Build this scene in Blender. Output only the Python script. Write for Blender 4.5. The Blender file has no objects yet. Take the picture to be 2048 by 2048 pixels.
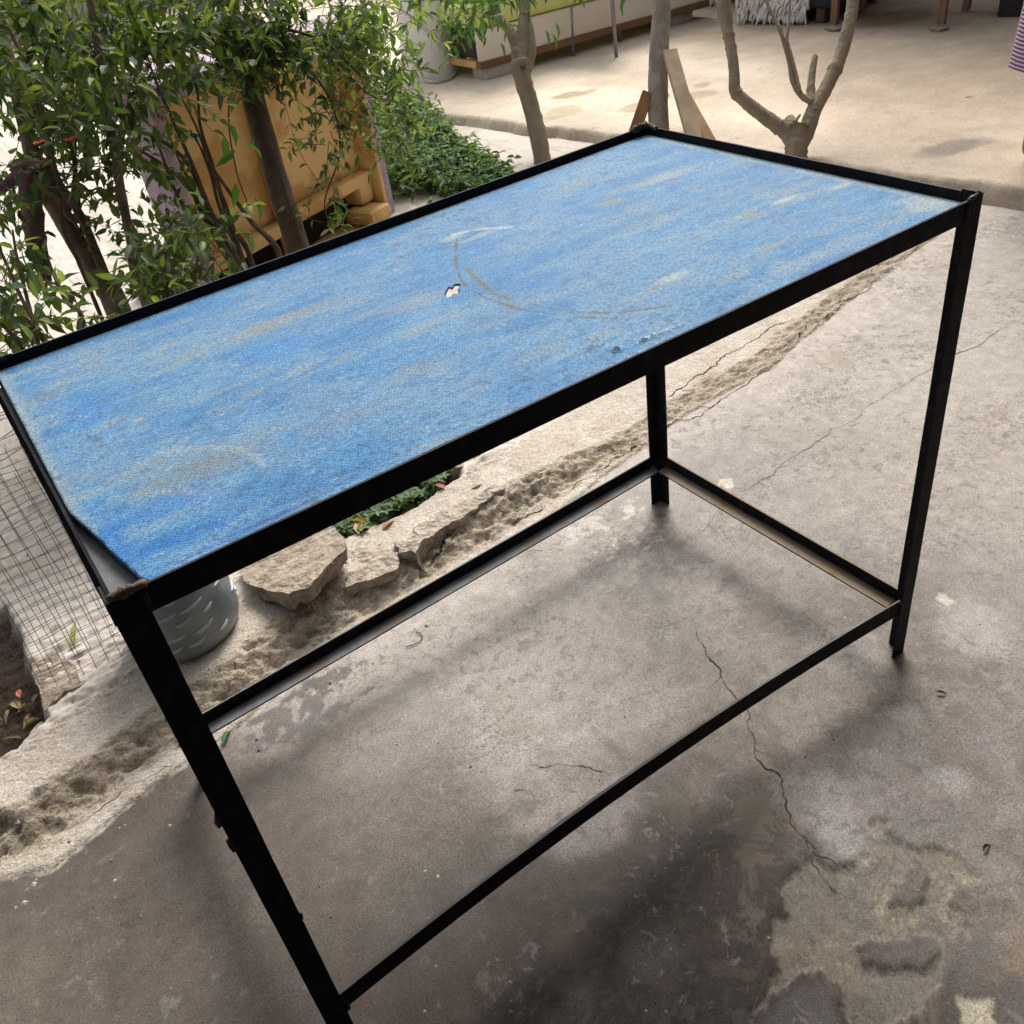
import bpy, bmesh, math, random
import numpy as np
from mathutils import Vector, Matrix, noise as mnoise
random.seed(7); rng = np.random.default_rng(7)
S = bpy.context.scene
COL = S.collection

# ------------------------------------------------------------------ camera, sky, sun, exposure
F_PX = 1840.374
CAM = np.array([0.00696, -0.68605, 1.31281])
_a, _b, _c = -0.510031, 0.938614, -0.157780
def _rot(a, b, c):
    Rz = np.array([[math.cos(a), -math.sin(a), 0], [math.sin(a), math.cos(a), 0], [0, 0, 1]])
    Rx = np.array([[1, 0, 0], [0, math.cos(b), -math.sin(b)], [0, math.sin(b), math.cos(b)]])
    Rr = np.array([[math.cos(c), -math.sin(c), 0], [math.sin(c), math.cos(c), 0], [0, 0, 1]])
    return Rz @ Rx @ Rr
MC = _rot(_a, _b, _c)
cd = bpy.data.cameras.new('camera'); cam = bpy.data.objects.new('camera', cd); COL.objects.link(cam)
m4 = Matrix.Identity(4)
for i in range(3):
    for j in range(3): m4[i][j] = MC[i, j]
    m4[i][3] = CAM[i]
cam.matrix_world = m4
cd.sensor_fit = 'HORIZONTAL'; cd.sensor_width = 36.0; cd.lens = 36.0 * F_PX / 2048.0
cd.clip_start = 0.02; cd.clip_end = 1500.0
S.camera = cam

SUN_AZ = math.atan2(0.73, 0.68); SUN_EL = math.radians(45)
W_ = bpy.data.worlds.new('World'); S.world = W_; W_.use_nodes = True
nt = W_.node_tree; nt.nodes.clear()
sky = nt.nodes.new('ShaderNodeTexSky'); sky.sky_type = 'NISHITA'; sky.sun_disc = False
sky.sun_elevation = SUN_EL; sky.sun_rotation = math.pi / 2 - SUN_AZ
sky.air_density = 1.0; sky.dust_density = 6.0; sky.ozone_density = 1.0
hs = nt.nodes.new('ShaderNodeHueSaturation'); hs.inputs['Saturation'].default_value = 0.30
bg = nt.nodes.new('ShaderNodeBackground'); bg.inputs['Strength'].default_value = 0.115
wo = nt.nodes.new('ShaderNodeOutputWorld')
nt.links.new(sky.outputs[0], hs.inputs['Color']); nt.links.new(hs.outputs[0], bg.inputs['Color']); nt.links.new(bg.outputs[0], wo.inputs[0])

sl = bpy.data.lights.new('sun', 'SUN'); sun = bpy.data.objects.new('sun', sl); COL.objects.link(sun)
sl.energy = 1.35; sl.angle = math.radians(23); sl.color = (1.0, 0.95, 0.87)
sd = Vector((math.cos(SUN_AZ) * math.cos(SUN_EL), math.sin(SUN_AZ) * math.cos(SUN_EL), math.sin(SUN_EL)))
sun.rotation_euler = sd.to_track_quat('Z', 'Y').to_euler(); sun.location = (6, 6, 8)

vs = S.view_settings
vs.view_transform = 'Standard'; vs.look = 'None'; vs.gamma = 1.0; vs.exposure = 1.02; vs.use_curve_mapping = False

# ------------------------------------------------------------------ photo pixel -> place
def ray(u, v):
    return MC @ np.array([(u - 1024) / F_PX, -(v - 1024) / F_PX, -1.0])
def onz(u, v, z=0.0):                       # point of that direction on the level z
    d = ray(u, v); return CAM + d * ((z - CAM[2]) / d[2])
def atd(u, v, dep):                         # point of that direction at a depth along the view
    return CAM + ray(u, v) * dep
def ony(u, v, y):
    d = ray(u, v); return CAM + d * ((y - CAM[1]) / d[1])
def depth_of(P): return -((np.asarray(P) - CAM) @ MC)[2]
def poly(pts, z=0.0): return np.array([onz(u, v, z)[:2] for u, v in pts])

# ------------------------------------------------------------------ numpy noise
def _h(ix, iy, s):
    n = (ix.astype(np.int64) * 374761393 + iy.astype(np.int64) * 668265263 + s * 1442695041) & 0x7fffffff
    n = ((n ^ (n >> 13)) * 1274126177) & 0x7fffffff
    return ((n ^ (n >> 16)) & 0xffff) / 65535.0
def vn(x, y, s=0):
    ix = np.floor(x); iy = np.floor(y); fx = x - ix; fy = y - iy
    fx = fx * fx * (3 - 2 * fx); fy = fy * fy * (3 - 2 * fy)
    a = _h(ix, iy, s); b = _h(ix + 1, iy, s); c = _h(ix, iy + 1, s); d = _h(ix + 1, iy + 1, s)
    return (a * (1 - fx) + b * fx) * (1 - fy) + (c * (1 - fx) + d * fx) * fy
def fbm(x, y, f=1.0, o=4, s=0, g=0.5):
    r = 0; a = 1; t = 0
    for k in range(o):
        r = r + a * vn(x * f + 17.3 * k, y * f - 9.1 * k, s + k * 7); t += a; a *= g; f *= 2.03
    return r / t
def sst(a, b, x):
    t = np.clip((x - a) / (b - a), 0, 1); return t * t * (3 - 2 * t)
def mixc(c, col, m): return c * (1 - m[..., None]) + np.asarray(col) * m[..., None]
def inpoly(X, Y, P):
    r = np.zeros(X.shape, bool); n = len(P)
    for i in range(n):
        x0, y0 = P[i]; x1, y1 = P[(i + 1) % n]
        if y0 == y1: continue
        c = ((y0 > Y) != (y1 > Y)) & (X < (x1 - x0) * (Y - y0) / (y1 - y0) + x0); r ^= c
    return r
def dline(X, Y, P, closed=False):
    d = np.full(X.shape, 1e9); n = len(P)
    for i in range(n if closed else n - 1):
        a = P[i]; b = P[(i + 1) % n]; ab = b - a; L2 = ab @ ab + 1e-12
        t = np.clip(((X - a[0]) * ab[0] + (Y - a[1]) * ab[1]) / L2, 0, 1)
        d = np.minimum(d, np.hypot(X - a[0] - t * ab[0], Y - a[1] - t * ab[1]))
    return d
def sdpoly(X, Y, P):                        # positive inside
    d = dline(X, Y, P, True); return np.where(inpoly(X, Y, P), d, -d)

# ------------------------------------------------------------------ materials
def lin(r, g, b):
    f = lambda c: (c / 255 / 12.92) if c / 255 <= 0.04045 else ((c / 255 + 0.055) / 1.055) ** 2.4
    return (f(r), f(g), f(b))
def new_mat(name):
    m = bpy.data.materials.new(name); m.use_nodes = True
    n = m.node_tree.nodes; l = m.node_tree.links
    return m, n, l, n['Principled BSDF']
def mat(name, c1, c2=None, rough=0.8, scale=12.0, bump=0.3, bscale=60.0, bdist=0.002, spec=0.3, metal=0.0, stretch=(1, 1, 1), detail=6, thr=(0.35, 0.65), trans=0.0, coat=0.0):
    m, n, l, p = new_mat(name)
    tc = n.new('ShaderNodeTexCoord'); mp = n.new('ShaderNodeMapping'); mp.inputs['Scale'].default_value = stretch
    l.new(tc.outputs['Object'], mp.inputs['Vector'])
    c2 = c2 or tuple(x * 0.7 for x in c1)
    nz = n.new('ShaderNodeTexNoise'); nz.inputs['Scale'].default_value = scale; nz.inputs['Detail'].default_value = detail
    l.new(mp.outputs[0], nz.inputs['Vector'])
    cr = n.new('ShaderNodeValToRGB'); cr.color_ramp.elements[0].position = thr[0]; cr.color_ramp.elements[1].position = thr[1]
    cr.color_ramp.elements[0].color = (*c1, 1); cr.color_ramp.elements[1].color = (*c2, 1)
    l.new(nz.outputs['Fac'], cr.inputs[0]); l.new(cr.outputs[0], p.inputs['Base Color'])
    p.inputs['Roughness'].default_value = rough; p.inputs['Specular IOR Level'].default_value = spec; p.inputs['Metallic'].default_value = metal
    p.inputs['Transmission Weight'].default_value = trans; p.inputs['Coat Weight'].default_value = coat
    if bump:
        nb = n.new('ShaderNodeTexNoise'); nb.inputs['Scale'].default_value = bscale; nb.inputs['Detail'].default_value = 5
        l.new(mp.outputs[0], nb.inputs['Vector'])
        bp = n.new('ShaderNodeBump'); bp.inputs['Strength'].default_value = bump; bp.inputs['Distance'].default_value = bdist
        l.new(nb.outputs['Fac'], bp.inputs['Height']); l.new(bp.outputs[0], p.inputs['Normal'])
    return m
def mat_attr(name, rough=0.85, spec=0.25, var=0.25, vscale=90.0, bumps=((120.0, 0.35, 0.003), (600.0, 0.25, 0.001)), speck=0.0, speck_scale=300.0, rvar=0.15, grain=0.0, gscale=420.0, gstretch=(1, 1, 1), stain=0.0):
    # colour from the 'Col' attribute with fine procedural mottling and relief on top
    m, n, l, p = new_mat(name)
    at = n.new('ShaderNodeAttribute'); at.attribute_name = 'Col'
    tc = n.new('ShaderNodeTexCoord')
    nz = n.new('ShaderNodeTexNoise'); nz.inputs['Scale'].default_value = vscale; nz.inputs['Detail'].default_value = 11; nz.inputs['Roughness'].default_value = 0.76
    l.new(tc.outputs['Object'], nz.inputs['Vector'])
    mr = n.new('ShaderNodeMapRange'); mr.inputs['From Min'].default_value = 0.3; mr.inputs['From Max'].default_value = 0.7
    mr.inputs['To Min'].default_value = 1 - var; mr.inputs['To Max'].default_value = 1 + var
    l.new(nz.outputs['Fac'], mr.inputs['Value'])
    mx = n.new('ShaderNodeVectorMath'); mx.operation = 'SCALE'
    l.new(at.outputs['Color'], mx.inputs[0]); l.new(mr.outputs[0], mx.inputs['Scale'])
    out = mx.outputs[0]
    if grain:
        gm = n.new('ShaderNodeMapping'); gm.inputs['Scale'].default_value = gstretch; l.new(tc.outputs['Object'], gm.inputs['Vector'])
        gn = n.new('ShaderNodeTexNoise'); gn.inputs['Scale'].default_value = gscale; gn.inputs['Detail'].default_value = 4; gn.inputs['Roughness'].default_value = 0.75
        l.new(gm.outputs[0], gn.inputs['Vector'])
        g2 = n.new('ShaderNodeMapRange'); g2.inputs['From Min'].default_value = 0.32; g2.inputs['From Max'].default_value = 0.68
        g2.inputs['To Min'].default_value = 1 - grain; g2.inputs['To Max'].default_value = 1 + grain; l.new(gn.outputs['Fac'], g2.inputs['Value'])
        m3 = n.new('ShaderNodeVectorMath'); m3.operation = 'SCALE'; l.new(out, m3.inputs[0]); l.new(g2.outputs[0], m3.inputs['Scale']); out = m3.outputs[0]
    if speck:
        ns = n.new('ShaderNodeTexNoise'); ns.inputs['Scale'].default_value = speck_scale; ns.inputs['Detail'].default_value = 2
        l.new(tc.outputs['Object'], ns.inputs['Vector'])
        r2 = n.new('ShaderNodeMapRange'); r2.inputs['From Min'].default_value = 0.60; r2.inputs['From Max'].default_value = 0.70
        r2.inputs['To Min'].default_value = 1.0; r2.inputs['To Max'].default_value = 1 - speck
        l.new(ns.outputs['Fac'], r2.inputs['Value'])
        m2 = n.new('ShaderNodeVectorMath'); m2.operation = 'SCALE'; l.new(out, m2.inputs[0]); l.new(r2.outputs[0], m2.inputs['Scale']); out = m2.outputs[0]
    if stain:
        def layer(out, msc, mthr, sc, thr, col, k, dist=0.6):
            a = n.new('ShaderNodeTexNoise'); a.inputs['Scale'].default_value = msc; a.inputs['Detail'].default_value = 5; l.new(tc.outputs['Object'], a.inputs['Vector'])
            ar = n.new('ShaderNodeMapRange'); ar.inputs['From Min'].default_value = mthr; ar.inputs['From Max'].default_value = mthr + .12; ar.inputs['To Max'].default_value = k; l.new(a.outputs['Fac'], ar.inputs['Value'])
            b = n.new('ShaderNodeTexNoise'); b.inputs['Scale'].default_value = sc; b.inputs['Detail'].default_value = 9; b.inputs['Roughness'].default_value = .72; b.inputs['Distortion'].default_value = dist; l.new(tc.outputs['Object'], b.inputs['Vector'])
            br = n.new('ShaderNodeMapRange'); br.inputs['From Min'].default_value = thr; br.inputs['From Max'].default_value = thr + .05; l.new(b.outputs['Fac'], br.inputs['Value'])
            mu = n.new('ShaderNodeMath'); mu.operation = 'MULTIPLY'; l.new(ar.outputs[0], mu.inputs[0]); l.new(br.outputs[0], mu.inputs[1])
            mm = n.new('ShaderNodeMix'); mm.data_type = 'RGBA'; l.new(mu.outputs[0], mm.inputs['Factor']); l.new(out, mm.inputs['A']); mm.inputs['B'].default_value = (*col, 1); return mm.outputs['Result']
        out = layer(out, 3.3, .42, 38, .54, (.105, .090, .076), .55 * stain)
        out = layer(out, 4.7, .50, 120, .53, (.080, .068, .058), .60 * stain)
        out = layer(out, 2.6, .48, 22, .58, (.285, .262, .245), .55 * stain, 1.2)
        out = layer(out, 6.1, .52, 90, .60, (.36, .335, .31), .65 * stain, .3)
        out = layer(out, 2.1, .50, 9, .52, (.215, .175, .130), .40 * stain, .8)
    l.new(out, p.inputs['Base Color'])
    rr = n.new('ShaderNodeMapRange'); rr.inputs['To Min'].default_value = rough - rvar; rr.inputs['To Max'].default_value = min(1, rough + rvar)
    l.new(nz.outputs['Fac'], rr.inputs['Value']); l.new(rr.outputs[0], p.inputs['Roughness'])
    p.inputs['Specular IOR Level'].default_value = spec
    prev = None
    for sc, st, ds in bumps:
        nb = n.new('ShaderNodeTexNoise'); nb.inputs['Scale'].default_value = sc; nb.inputs['Detail'].default_value = 4
        l.new(tc.outputs['Object'], nb.inputs['Vector'])
        bp = n.new('ShaderNodeBump'); bp.inputs['Strength'].default_value = st; bp.inputs['Distance'].default_value = ds
        l.new(nb.outputs['Fac'], bp.inputs['Height'])
        if prev: l.new(prev.outputs[0], bp.inputs['Normal'])
        prev = bp
    if prev: l.new(prev.outputs[0], p.inputs['Normal'])
    return m
def mat_leaf(name, trans=0.35):
    m, n, l, p = new_mat(name)
    at = n.new('ShaderNodeAttribute'); at.attribute_name = 'Col'
    p.inputs['Roughness'].default_value = 0.55; p.inputs['Specular IOR Level'].default_value = 0.28
    l.new(at.outputs['Color'], p.inputs['Base Color'])
    tr = n.new('ShaderNodeBsdfTranslucent')
    g = n.new('ShaderNodeVectorMath'); g.operation = 'MULTIPLY'; g.inputs[1].default_value = (1.8, 1.9, 0.6)
    l.new(at.outputs['Color'], g.inputs[0]); l.new(g.outputs[0], tr.inputs['Color'])
    mx = n.new('ShaderNodeMixShader'); mx.inputs[0].default_value = trans
    l.new(p.outputs[0], mx.inputs[1]); l.new(tr.outputs[0], mx.inputs[2]); l.new(mx.outputs[0], n['Material Output'].inputs['Surface'])
    return m

# black paint; dust and rust sit on faces that look up
def mat_iron(tan=False, matte=False):
    m, n, l, p = new_mat('black painted iron' + (' tan dust' if tan else ''))
    tc = n.new('ShaderNodeTexCoord'); geo = n.new('ShaderNodeNewGeometry')
    sx = n.new('ShaderNodeSeparateXYZ'); l.new(geo.outputs['True Normal'], sx.inputs[0])
    up = n.new('ShaderNodeMapRange'); up.inputs['From Min'].default_value = 0.6; up.inputs['From Max'].default_value = 0.95; l.new(sx.outputs['Z'], up.inputs['Value'])
    ps = n.new('ShaderNodeSeparateXYZ'); l.new(geo.outputs['Position'], ps.inputs[0])
    tz = n.new('ShaderNodeMapRange'); tz.inputs['From Min'].default_value = 0.842; tz.inputs['From Max'].default_value = 0.846; tz.inputs['To Min'].default_value = 1.0; tz.inputs['To Max'].default_value = 0.10   # rubbed clean on the top edges
    l.new(ps.outputs['Z'], tz.inputs['Value'])
    um = n.new('ShaderNodeMath'); um.operation = 'MULTIPLY'; l.new(up.outputs[0], um.inputs[0]); l.new(tz.outputs[0], um.inputs[1]); up = um
    nz = n.new('ShaderNodeTexNoise'); nz.inputs['Scale'].default_value = 14; nz.inputs['Detail'].default_value = 8; nz.inputs['Roughness'].default_value = 0.7
    l.new(tc.outputs['Object'], nz.inputs['Vector'])
    cr = n.new('ShaderNodeValToRGB'); e = cr.color_ramp.elements
    e[0].position = 0.36; e[0].color = (0.16, 0.10, 0.055, 1); e[1].position = 0.48; e[1].color = (0.22, 0.165, 0.115, 1) if tan else (0.13, 0.135, 0.14, 1)
    x = e.new(0.66); x.color = (0.19, 0.165, 0.14, 1) if tan else (0.20, 0.205, 0.205, 1)
    l.new(nz.outputs['Fac'], cr.inputs[0])
    n2 = n.new('ShaderNodeTexNoise'); n2.inputs['Scale'].default_value = 45; n2.inputs['Detail'].default_value = 8; l.new(tc.outputs['Object'], n2.inputs['Vector'])
    c2 = n.new('ShaderNodeValToRGB'); e = c2.color_ramp.elements
    e[0].position = 0.50; e[0].color = (0.0075, 0.0078, 0.0105, 1); e[1].position = 0.76; e[1].color = (0.024, 0.022, 0.024, 1)
    l.new(n2.outputs['Fac'], c2.inputs[0])
    mx = n.new('ShaderNodeMix'); mx.data_type = 'RGBA'
    l.new(up.outputs[0], mx.inputs['Factor']); l.new(c2.outputs[0], mx.inputs['A']); l.new(cr.outputs[0], mx.inputs['B']); l.new(mx.outputs['Result'], p.inputs['Base Color'])
    ro = n.new('ShaderNodeMapRange'); ro.inputs['To Min'].default_value = 0.62; ro.inputs['To Max'].default_value = 0.75; l.new(up.outputs[0], ro.inputs['Value']); l.new(ro.outputs[0], p.inputs['Roughness'])
    p.inputs['Specular IOR Level'].default_value = 0.0 if matte else 0.10
    bp = n.new('ShaderNodeBump'); bp.inputs['Strength'].default_value = 0.25; bp.inputs['Distance'].default_value = 0.0015
    n3 = n.new('ShaderNodeTexNoise'); n3.inputs['Scale'].default_value = 130; n3.inputs['Detail'].default_value = 4; l.new(tc.outputs['Object'], n3.inputs['Vector'])
    l.new(n3.outputs['Fac'], bp.inputs['Height']); l.new(bp.outputs[0], p.inputs['Normal'])
    return m

# ------------------------------------------------------------------ mesh helpers
def tag(o, label=None, cat=None, group=None, kind=None):
    if label: o['label'] = label
    if cat: o['category'] = cat
    if group: o['group'] = group
    if kind: o['kind'] = kind
    return o
def empty(name, loc, label=None, cat=None, group=None, rz=0.0):
    o = bpy.data.objects.new(name, None); COL.objects.link(o); o.location = tuple(loc); o.rotation_euler = (0, 0, rz); o.empty_display_size = 0.1
    return tag(o, label, cat, group)
def link(name, me, parent=None, keep=False):
    o = bpy.data.objects.new(name, me); COL.objects.link(o)
    if parent is not None:
        o.parent = parent
        if not keep:                        # geometry given in world coordinates
            o.matrix_parent_inverse = world_of(parent).inverted()
    return o
def world_of(o):
    m = Matrix.LocRotScale(o.location, o.rotation_euler, o.scale)
    if o.parent is not None: m = world_of(o.parent) @ o.matrix_parent_inverse @ m
    return m
def np_mesh(name, V, Fq, mats, col=None, smooth=True):
    V = np.asarray(V, np.float32); Fq = np.asarray(Fq, np.int32); k = Fq.shape[1]
    me = bpy.data.meshes.new(name)
    me.vertices.add(len(V)); me.vertices.foreach_set('co', V.ravel())
    me.loops.add(Fq.size); me.loops.foreach_set('vertex_index', Fq.ravel())
    me.polygons.add(len(Fq)); me.polygons.foreach_set('loop_start', np.arange(0, Fq.size, k, dtype=np.int32))
    me.polygons.foreach_set('loop_total', np.full(len(Fq), k, np.int32))
    me.polygons.foreach_set('use_smooth', np.full(len(Fq), smooth))
    me.update(calc_edges=True); me.validate()
    if col is not None:
        a = me.attributes.new('Col', 'FLOAT_COLOR', 'POINT')
        c4 = np.ones((len(V), 4), np.float32); c4[:, :3] = col; a.data.foreach_set('color', c4.ravel())
    for m in (mats if isinstance(mats, (list, tuple)) else [mats]): me.materials.append(m)
    return me
class MB:
    def __init__(s): s.v = []; s.f = []; s.c = []
    def add(s, V, Fs, col=None):
        b = len(s.v); s.v += [tuple(map(float, x)) for x in V]; s.f += [tuple(i + b for i in f) for f in Fs]
        if col is not None: s.c += [tuple(col)] * len(V)
    def box(s, c, size, rot=None, col=None):
        V = [np.array([x, y, z]) * np.asarray(size) / 2 for x in (-1, 1) for y in (-1, 1) for z in (-1, 1)]
        if rot is not None: V = [rot @ q for q in V]
        s.add([q + np.asarray(c) for q in V], [(0, 1, 3, 2), (4, 6, 7, 5), (0, 4, 5, 1), (2, 3, 7, 6), (0, 2, 6, 4), (1, 5, 7, 3)], col)
    def tube(s, pts, radii, sides=8, col=None, cap=True, wob=0.0):
        pts = [np.asarray(q, float) for q in pts]; n = len(pts)
        if not hasattr(radii, '__len__'): radii = [radii] * n
        t0 = pts[1] - pts[0]; ref = np.array([0, 0, 1.0]) if abs(t0[2]) < 0.8 * np.linalg.norm(t0) else np.array([1.0, 0, 0])
        V = []; Fs = []; u = np.cross(t0, ref)
        for i in range(n):
            t = pts[min(i + 1, n - 1)] - pts[max(i - 1, 0)]; t = t / (np.linalg.norm(t) + 1e-12)
            u = u - t * (u @ t); u = u / (np.linalg.norm(u) + 1e-12); w = np.cross(t, u)
            for k in range(sides):
                a = 2 * math.pi * k / sides; r = radii[i] * (1 + wob * (random.random() - 0.5) * 2)
                V.append(pts[i] + r * (math.cos(a) * u + math.sin(a) * w))
        for i in range(n - 1):
            for k in range(sides):
                k2 = (k + 1) % sides; Fs.append((i * sides + k, i * sides + k2, (i + 1) * sides + k2, (i + 1) * sides + k))
        if cap: Fs.append(tuple(range(sides))[::-1]); Fs.append(tuple((n - 1) * sides + k for k in range(sides)))
        s.add(V, Fs, col)
    def build(s, name, m, parent=None, smooth=False, bevel=0.0):
        me = bpy.data.meshes.new(name); me.from_pydata(s.v, [], s.f)
        bm = bmesh.new(); bm.from_mesh(me); bmesh.ops.recalc_face_normals(bm, faces=bm.faces)
        if bevel: bmesh.ops.bevel(bm, geom=list(bm.edges), offset=bevel, segments=2, affect='EDGES', profile=0.6)
        bm.to_mesh(me); bm.free()
        if smooth:
            for q in me.polygons: q.use_smooth = True
        if s.c and not bevel:
            a = me.attributes.new('Col', 'FLOAT_COLOR', 'POINT')
            for i, c in enumerate(s.c): a.data[i].color = (*c, 1)
        me.materials.append(m)
        return link(name, me, parent)
def smooth_path(pts, n=4):                  # Catmull-Rom through the points
    P = [np.asarray(q, float) for q in pts]; P = [2 * P[0] - P[1]] + P + [2 * P[-1] - P[-2]]; out = []
    for i in range(1, len(P) - 2):
        for k in range(n):
            t = k / n
            out.append(0.5 * ((2 * P[i]) + (-P[i - 1] + P[i + 1]) * t + (2 * P[i - 1] - 5 * P[i] + 4 * P[i + 1] - P[i + 2]) * t * t + (-P[i - 1] + 3 * P[i] - 3 * P[i + 1] + P[i + 2]) * t ** 3))
    out.append(P[-2]); return out
def lerp_r(r, n):
    x = np.linspace(0, len(r) - 1, n); return list(np.interp(x, range(len(r)), r))

# ------------------------------------------------------------------ the ground: one height field cut into floor, kerb, courtyard, soil
_kf = poly([(-300, 1960), (0, 1765), (100, 1745), (165, 1690), (300, 1580), (380, 1530), (450, 1478), (560, 1385), (640, 1330), (760, 1250), (900, 1165), (1060, 1068), (1180, 982), (1330, 862), (1443, 792), (1545, 732), (1706, 601), (1815, 515), (1900, 455)])
KX = np.concatenate([[-6.0], _kf[:, 0], [3.4, 7.0]]); KY = np.concatenate([[-.1], _kf[:, 1], [1.30, 1.75]])
SOIL_L = poly([(-400, 1700), (0, 1555), (60, 1522), (112, 1470), (95, 1400), (62, 1335), (50, 1290), (20, 1235), (-300, 1330)])
SOIL_B = poly([(655, 1075), (700, 1112), (745, 1085), (800, 1062), (870, 1022), (925, 985), (935, 962), (880, 915), (800, 900), (640, 960)])
DARK_R = poly([(440, 1500), (500, 1440), (555, 1402), (610, 1350), (680, 1328), (702, 1345), (655, 1395), (640, 1425), (715, 1385), (765, 1365), (705, 1430), (600, 1475), (520, 1510)])
AGG = poly([(1555, 1790), (1570, 1760), (1615, 1710), (1680, 1728), (1735, 1690), (1785, 1640), (1815, 1650), (1800, 1690), (1850, 1740), (1900, 1720), (1935, 1750), (1900, 1800), (1935, 1860), (1880, 1880), (1900, 1960), (1850, 2010), (1770, 2120), (1560, 2120), (1500, 2060), (1562, 1960), (1553, 1880)])
ISL = [poly(q) for q in ([(1700, 1975), (1660, 1950), (1600, 1950), (1565, 1985), (1520, 2048), (1500, 2110), (1700, 2110), (1710, 2040)],
       [(1725, 1895), (1750, 1870), (1850, 1880), (1890, 1910), (1830, 1945), (1750, 1940)],
       [(1765, 1760), (1800, 1735), (1845, 1740), (1850, 1790), (1815, 1815), (1790, 1800)])]
ORANGE = poly([(1980, 1960), (2000, 1870), (2060, 1800), (2120, 1850), (2080, 1960)])
PALE_BR = poly([(1930, 2060), (1950, 2010), (2010, 2010), (2040, 2060)])
CHIPS = [poly(q) for q in ([(1232, 1020), (1250, 1003), (1272, 1010), (1265, 1020), (1240, 1028)], [(1120, 1062), (1180, 1030), (1205, 1040), (1215, 1065), (1150, 1080)],
        [(1435, 960), (1462, 955), (1458, 972), (1442, 974)], [(1868, 1195), (1890, 1185), (1918, 1208), (1900, 1216)])]
STAINS_SHADOWS = [(1321, 1036, 0.035, 0.75), (1345, 1110, 0.11, 0.45), (1230, 1170, 0.16, 0.30), (1460, 1150, 0.05, 0.3), (1085, 1100, 0.08, 0.25)]  # floor stains, with the far right foot's and right stretcher's shadows painted in
BLOTCH = [(1080, 1500, .17, .65, (.36, .325, .30)), (950, 1320, .14, .45, (.36, .32, .29)), (1180, 1640, .10, .55, (.34, .305, .28)), (1250, 1420, .14, .4, (.33, .29, .25)), (820, 1480, .12, .4, (.25, .225, .215)), (700, 1500, .09, .35, (.27, .22, .19)), (860, 1600, .13, .5, (.12, .10, .085)), (520, 1650, .14, .4, (.10, .085, .072)),
          (1640, 1600, .085, .75, (.30, .275, .262)), (1690, 1680, .05, .6, (.36, .335, .315)), (1900, 1560, .05, .6, (.42, .40, .38)), (1810, 1430, .05, .5, (.36, .33, .32)), (1990, 900, .14, .5, (.21, .185, .165)), (1950, 1250, .10, .5, (.40, .37, .345)), (1800, 1560, .16, .45, (.19, .17, .162)), (1950, 1450, .12, .4, (.20, .18, .17)), (1480, 1720, .10, .5, (.075, .062, .056)), (1400, 1560, .06, .3, (.22, .19, .165)),
          (1560, 880, .10, .35, (.27, .25, .22)), (1500, 1040, .06, .4, (.28, .26, .245)), (1700, 1300, .10, .4, (.36, .33, .31)), (1300, 1900, .06, .35, (.16, .145, .135)), (1150, 1990, .03, .5, (.2, .185, .175)), (240, 1800, .2, .35, (.085, .07, .058)), (60, 1960, .12, .3, (.15, .115, .085)), (1130, 1400, .2, .25, (.38, .34, .31))]
def kerb_y(X, Y): return np.interp(X, KX, KY) + 0.018 * (fbm(X, Y, 7, 3, 3) - 0.5) + 0.012 * (fbm(X, Y, 30, 3, 5) - 0.5)
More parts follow.
